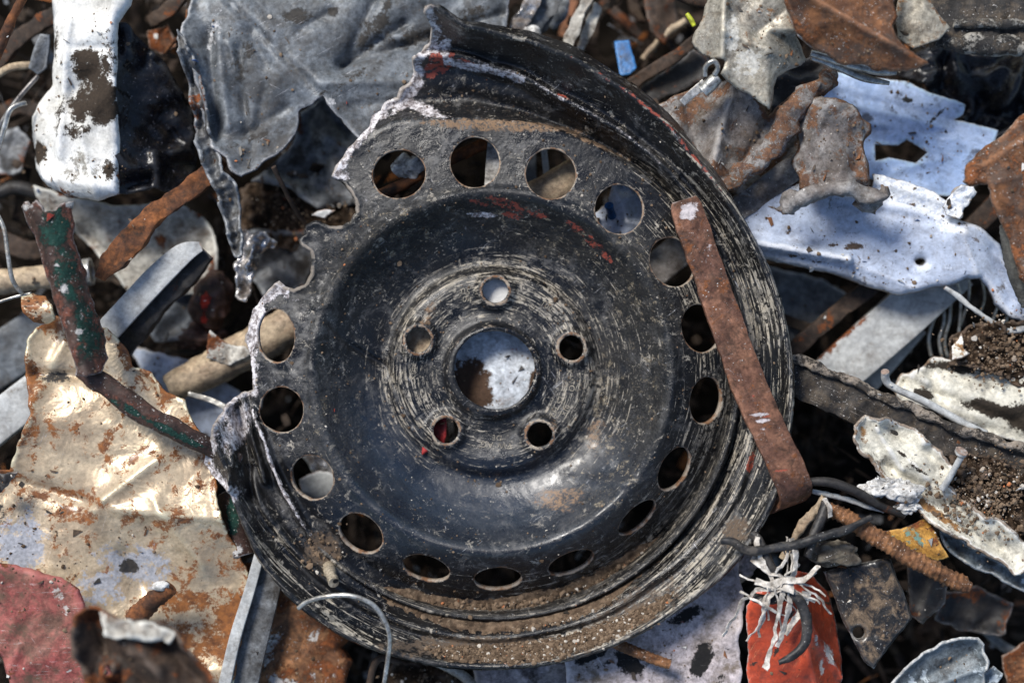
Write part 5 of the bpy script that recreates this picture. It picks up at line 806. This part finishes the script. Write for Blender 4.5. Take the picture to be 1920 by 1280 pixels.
# ------------------------------------------------------------------ soil caught in the rim, crumbs and chips
M_SOILR = M('rim_soil_lit', (.17, .12, .08), (.09, .06, .04), sc=5, rough=.95, spec=.1, speck=.17, speckc=(.35, .28, .2), bump=1.0, dents=.4)  # paler copy of the brown soil, sunlit brightness put into its colour
def rimsoil(label, pr, seed):
    th = np.radians(np.linspace(pr[0], pr[1], 60)); a = np.stack([WX+pr[3]*np.cos(th), WY-pr[3]*np.sin(th)], 1); c_ = np.stack([WX+pr[2]*np.cos(th[::-1]), WY-pr[2]*np.sin(th[::-1])], 1)
    e = np.sin(np.linspace(0, math.pi, 60))**.4
    mid = (pr[2]+pr[3])/2
    hi = K(np.degrees(th), HUMP)+pr[3] if pr[4] else K(np.degrees(th), LIP)+pr[3]
    lo = K(np.degrees(th), HUMP)+pr[2] if pr[4] else K(np.degrees(th), LIP)+pr[2]
    m_ = (hi+lo)/2; hi = m_+(hi-m_)*e; lo = m_+(lo-m_)*e
    O = np.concatenate([np.stack([WX+hi*np.cos(th), WY-hi*np.sin(th)], 1), np.stack([WX+lo*np.cos(th), WY-lo*np.sin(th)], 1)[::-1]])
    O = [tuple(p) for p in O[::3]]
    return sheet('rim_soil', label, 'soil', O, 0, M_SOILR, sp=4, rag=4, th=0, kind='stuff', zf=lambda X, Y, Z: wz(X, Y)+np.clip(pdist(X, Y, O)*.6, -2, pr[5])-1+(fbm(X, Y, 12, seed, 4)-.5)*9, fine=0, smooth=False), O
s1_, O1 = rimsoil('gravelly brown soil lying in the well of the rim at the bottom', (-118, -40, -70, -5, True, 30), 3)
s2_, O2 = rimsoil('thin band of soil on the outer lip of the rim at the bottom', (-104, -50, -36, -4, False, 5), 4)
rs = np.random.RandomState(5); pos = []
for O, n, hh in ((O1, 3600, 27), (O2, 1500, 5)):
    O = np.array(O); x = rs.uniform(O[:, 0].min(), O[:, 0].max(), n*6); y = rs.uniform(O[:, 1].min(), O[:, 1].max(), n*6); k = inside(x, y, O); x, y = x[k][:n], y[k][:n]
    z = wz(x, y)+hh*np.clip(pdist(x, y, O)*.6/hh, 0, 1)
    r = np.minimum(.9+rs.exponential(1.3, len(x)), 9 if hh > 6 else 4.5)
    pos += list(zip(x, y, z+r*.3, r))
bm_ = NB('soil_crumbs'); rn = bm_.attr('rnd'); c1 = bm_.mix(bm_.step(rn, .1, .8), (.08, .054, .035), (.19, .135, .09)); c1 = bm_.mix(bm_.step(rn, .9, .95), c1, (.5, .46, .4)); c1 = bm_.mix(bm_.step(rn, .985, .99), c1, (.42, .16, .07)); bm_.set(bm_.p.inputs['Base Color'], c1); bm_.p.inputs['Roughness'].default_value = .95; bm_.p.inputs['Specular IOR Level'].default_value = .12
M_CRUMB = bm_.m
grains('soil_crumbs', 'crumbs and pebbles scattered over the soil in the rim', 'gravel', pos, M_CRUMB)
pos = []
for (x0, y0, rx, ry, z, n) in ((1860, 930, 80, 60, -24, 1300), (1880, 660, 80, 50, -82, 700), (560, 400, 90, 50, -225, 160), (800, 1280, 60, 30, -150, 100), (600, 1035, 34, 34, None, 160)):
    for i in range(n):
        x, y = rs.normal(x0, rx*.6), rs.normal(y0, ry*.6); r = min(.9+rs.exponential(1.2), 8)
        zz = z if z is not None else float(wz(np.array([x]), np.array([y]))[0])+1
        pos.append((x, y, zz+rs.uniform(-4, 4) if z is not None else zz, r))
grains('soil_crumbs', 'loose crumbs scattered over the soil patches around the wheel', 'gravel', pos, M_CRUMB, 8)
pos = []
for i in range(260):
    a = rs.uniform(0, 6.28); r_ = rs.uniform(90, 540); x, y = WX+r_*math.cos(a), WY-r_*math.sin(a)
    if not inside(np.array([x]), np.array([y]), OUT)[0] or any(inside(np.array([x]), np.array([y]), h)[0] for h in HOLES): continue
    pos.append((x, y, float(wz(np.array([x]), np.array([y]))[0])+1, rs.uniform(1.0, 2.6)))
grains('dry_crumbs', 'tiny dry crumbs sprinkled over the black wheel face', 'gravel', pos, M_CRUMB, 9)
# uncountable small scrap, the gaps' deep shade put into its dark colour
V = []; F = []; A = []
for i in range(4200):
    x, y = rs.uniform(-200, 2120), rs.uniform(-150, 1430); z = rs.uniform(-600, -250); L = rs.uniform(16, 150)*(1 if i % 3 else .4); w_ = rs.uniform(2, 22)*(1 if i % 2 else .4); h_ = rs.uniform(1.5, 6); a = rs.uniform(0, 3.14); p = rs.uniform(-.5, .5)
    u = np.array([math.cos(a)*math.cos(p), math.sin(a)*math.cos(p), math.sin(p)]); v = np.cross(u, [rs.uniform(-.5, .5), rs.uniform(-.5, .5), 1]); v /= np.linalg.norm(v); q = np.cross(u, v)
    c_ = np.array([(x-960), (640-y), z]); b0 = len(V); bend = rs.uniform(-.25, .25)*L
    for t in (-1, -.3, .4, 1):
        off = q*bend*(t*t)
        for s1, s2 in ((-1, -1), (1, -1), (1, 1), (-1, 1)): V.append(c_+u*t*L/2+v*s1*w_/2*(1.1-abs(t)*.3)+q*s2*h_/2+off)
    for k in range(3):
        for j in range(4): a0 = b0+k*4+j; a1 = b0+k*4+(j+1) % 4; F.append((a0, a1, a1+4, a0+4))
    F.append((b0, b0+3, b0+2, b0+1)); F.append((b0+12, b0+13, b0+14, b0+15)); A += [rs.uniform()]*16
bj = NB('jumble_gap_shade'); rn = bj.attr('rnd'); c1 = bj.mix(bj.step(rn, .2, .9), (.005, .004, .0035), (.022, .013, .009)); c1 = bj.mix(bj.step(rn, .93, .94), c1, (.20, .205, .215)); c1 = bj.mix(bj.step(rn, .975, .98), c1, (.28, .10, .03)); nn = bj.noise(3, 6, .7); c1 = bj.mix(bj.step(nn, .45, .6), c1, (.05, .035, .025)); bj.set(bj.p.inputs['Base Color'], c1); bj.p.inputs['Roughness'].default_value = .6; bj.p.inputs['Specular IOR Level'].default_value = .12
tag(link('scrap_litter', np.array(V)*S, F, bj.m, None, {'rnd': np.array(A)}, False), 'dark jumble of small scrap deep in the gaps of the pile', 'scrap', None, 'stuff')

# grit, shards and clippings that have settled on top of everything: dropped straight down onto the pile
bpy.context.view_layer.update(); dg = bpy.context.evaluated_depsgraph_get()
def drop(x, y):
    h, loc, nrm, _, ob, _ = scn.ray_cast(dg, Vector(((x-960)*S, (640-y)*S, 1.0)), Vector((0, 0, -1)))
    return (loc, nrm, ob) if h else None
rs = np.random.RandomState(77); pos = []
cl_ = [(rs.uniform(-60, 1980), rs.uniform(-60, 1340)) for _ in range(150)]
for i in range(3000):
    if i % 3: cx, cy = cl_[rs.randint(len(cl_))]; x, y = cx+rs.normal(0, 26), cy+rs.normal(0, 22)
    else: x, y = rs.uniform(-40, 1960), rs.uniform(-40, 1320)
    r_ = drop(x, y)
    if not r_ or r_[0].z < -.14 or r_[1].z < .55 or r_[2].name.startswith(('bent_wire', 'thin_wire', 'fibre')): continue
    if r_[2].name.startswith('wheel') and i % 2: continue
    q_ = min(.8+rs.exponential(.9), 6); pos.append((r_[0].x/S+960, 640-r_[0].y/S, r_[0].z/S+q_*.3, q_))
def grains_w(name, label, pos, mat, seed):
    g0 = grains(name, label, 'grit', [(x, y, max(z, -49), r) for x, y, z, r in pos], mat, seed)
    z = np.array([p_[2] for p_ in pos]); z = np.minimum(z+49, 0); n = len(g0.data.vertices); co = np.empty(n*3); g0.data.vertices.foreach_get('co', co); co = co.reshape(-1, 3); co[:, 2] += np.repeat(z, n//len(pos))*S; g0.data.vertices.foreach_set('co', co.ravel()); g0.data.update(); return g0
grains_w('loose_grit', 'fine dirt grit sprinkled over all the scrap pieces', pos, M_CRUMB, 31)
V = []; F = []; A = []
for i in range(520):
    if i % 4: cx, cy = cl_[rs.randint(len(cl_))]; x, y = cx+rs.normal(0, 34), cy+rs.normal(0, 30)
    else: x, y = rs.uniform(-40, 1960), rs.uniform(-40, 1320)
    r_ = drop(x, y)
    if not r_ or r_[0].z < -.20 or (r_[2].name.startswith('wheel') and i % 9) or r_[2].name.startswith(('bent_wire', 'thin_wire', 'fibre')): continue
    m = rs.randint(3, 6); a0 = rs.uniform(0, 6.3); R_ = rs.uniform(3, 12)*(.5 if r_[2].name.startswith('wheel') else 1); asp = rs.uniform(.15, .9); a = np.sort(rs.uniform(0, 6.28, m)); n_ = np.array(r_[1])+rs.normal(0, .22, 3); n_ /= np.linalg.norm(n_)
    u = np.cross(n_, [math.sin(a0), math.cos(a0), .1]); u /= np.linalg.norm(u); v = np.cross(n_, u); c0 = np.array(r_[0])/S+n_*1.6; b0 = len(V)
    for s_ in (.7, -.7):
        for t in a: V.append(c0+u*R_*math.cos(t)+v*R_*asp*math.sin(t)+n_*s_)
    F.append(tuple(b0+j for j in range(m))); F.append(tuple(b0+m+j for j in range(m))[::-1])
    for j in range(m): F.append((b0+j, b0+m+j, b0+m+(j+1) % m, b0+(j+1) % m))
    A += [rs.uniform()]*(2*m)
bs = NB('shard_mix'); rn = bs.attr('rnd'); c1 = bs.mix(bs.step(rn, .1, .6), (.03, .025, .02), (.12, .08, .05))
for lo, col_ in ((.6, (.20, .085, .035)), (.72, (.34, .34, .33)), (.84, (.62, .61, .58)), (.95, (.04, .09, .22)), (.975, (.36, .05, .03))): c1 = bs.mix(bs.step(rn, lo, lo+.004), c1, col_)
c1 = bs.vm('SCALE', c1, bs.step(bs.noise(9, 6, .7), .3, .7, .5, 1.2)); bs.set(bs.p.inputs['Base Color'], c1); bs.p.inputs['Roughness'].default_value = .5
tag(link('small_shards', np.array(V)*S, F, bs.m, None, {'rnd': np.array(A)}, False), 'small metal, paint and plastic chips scattered over the pile', 'chips', None, 'stuff')
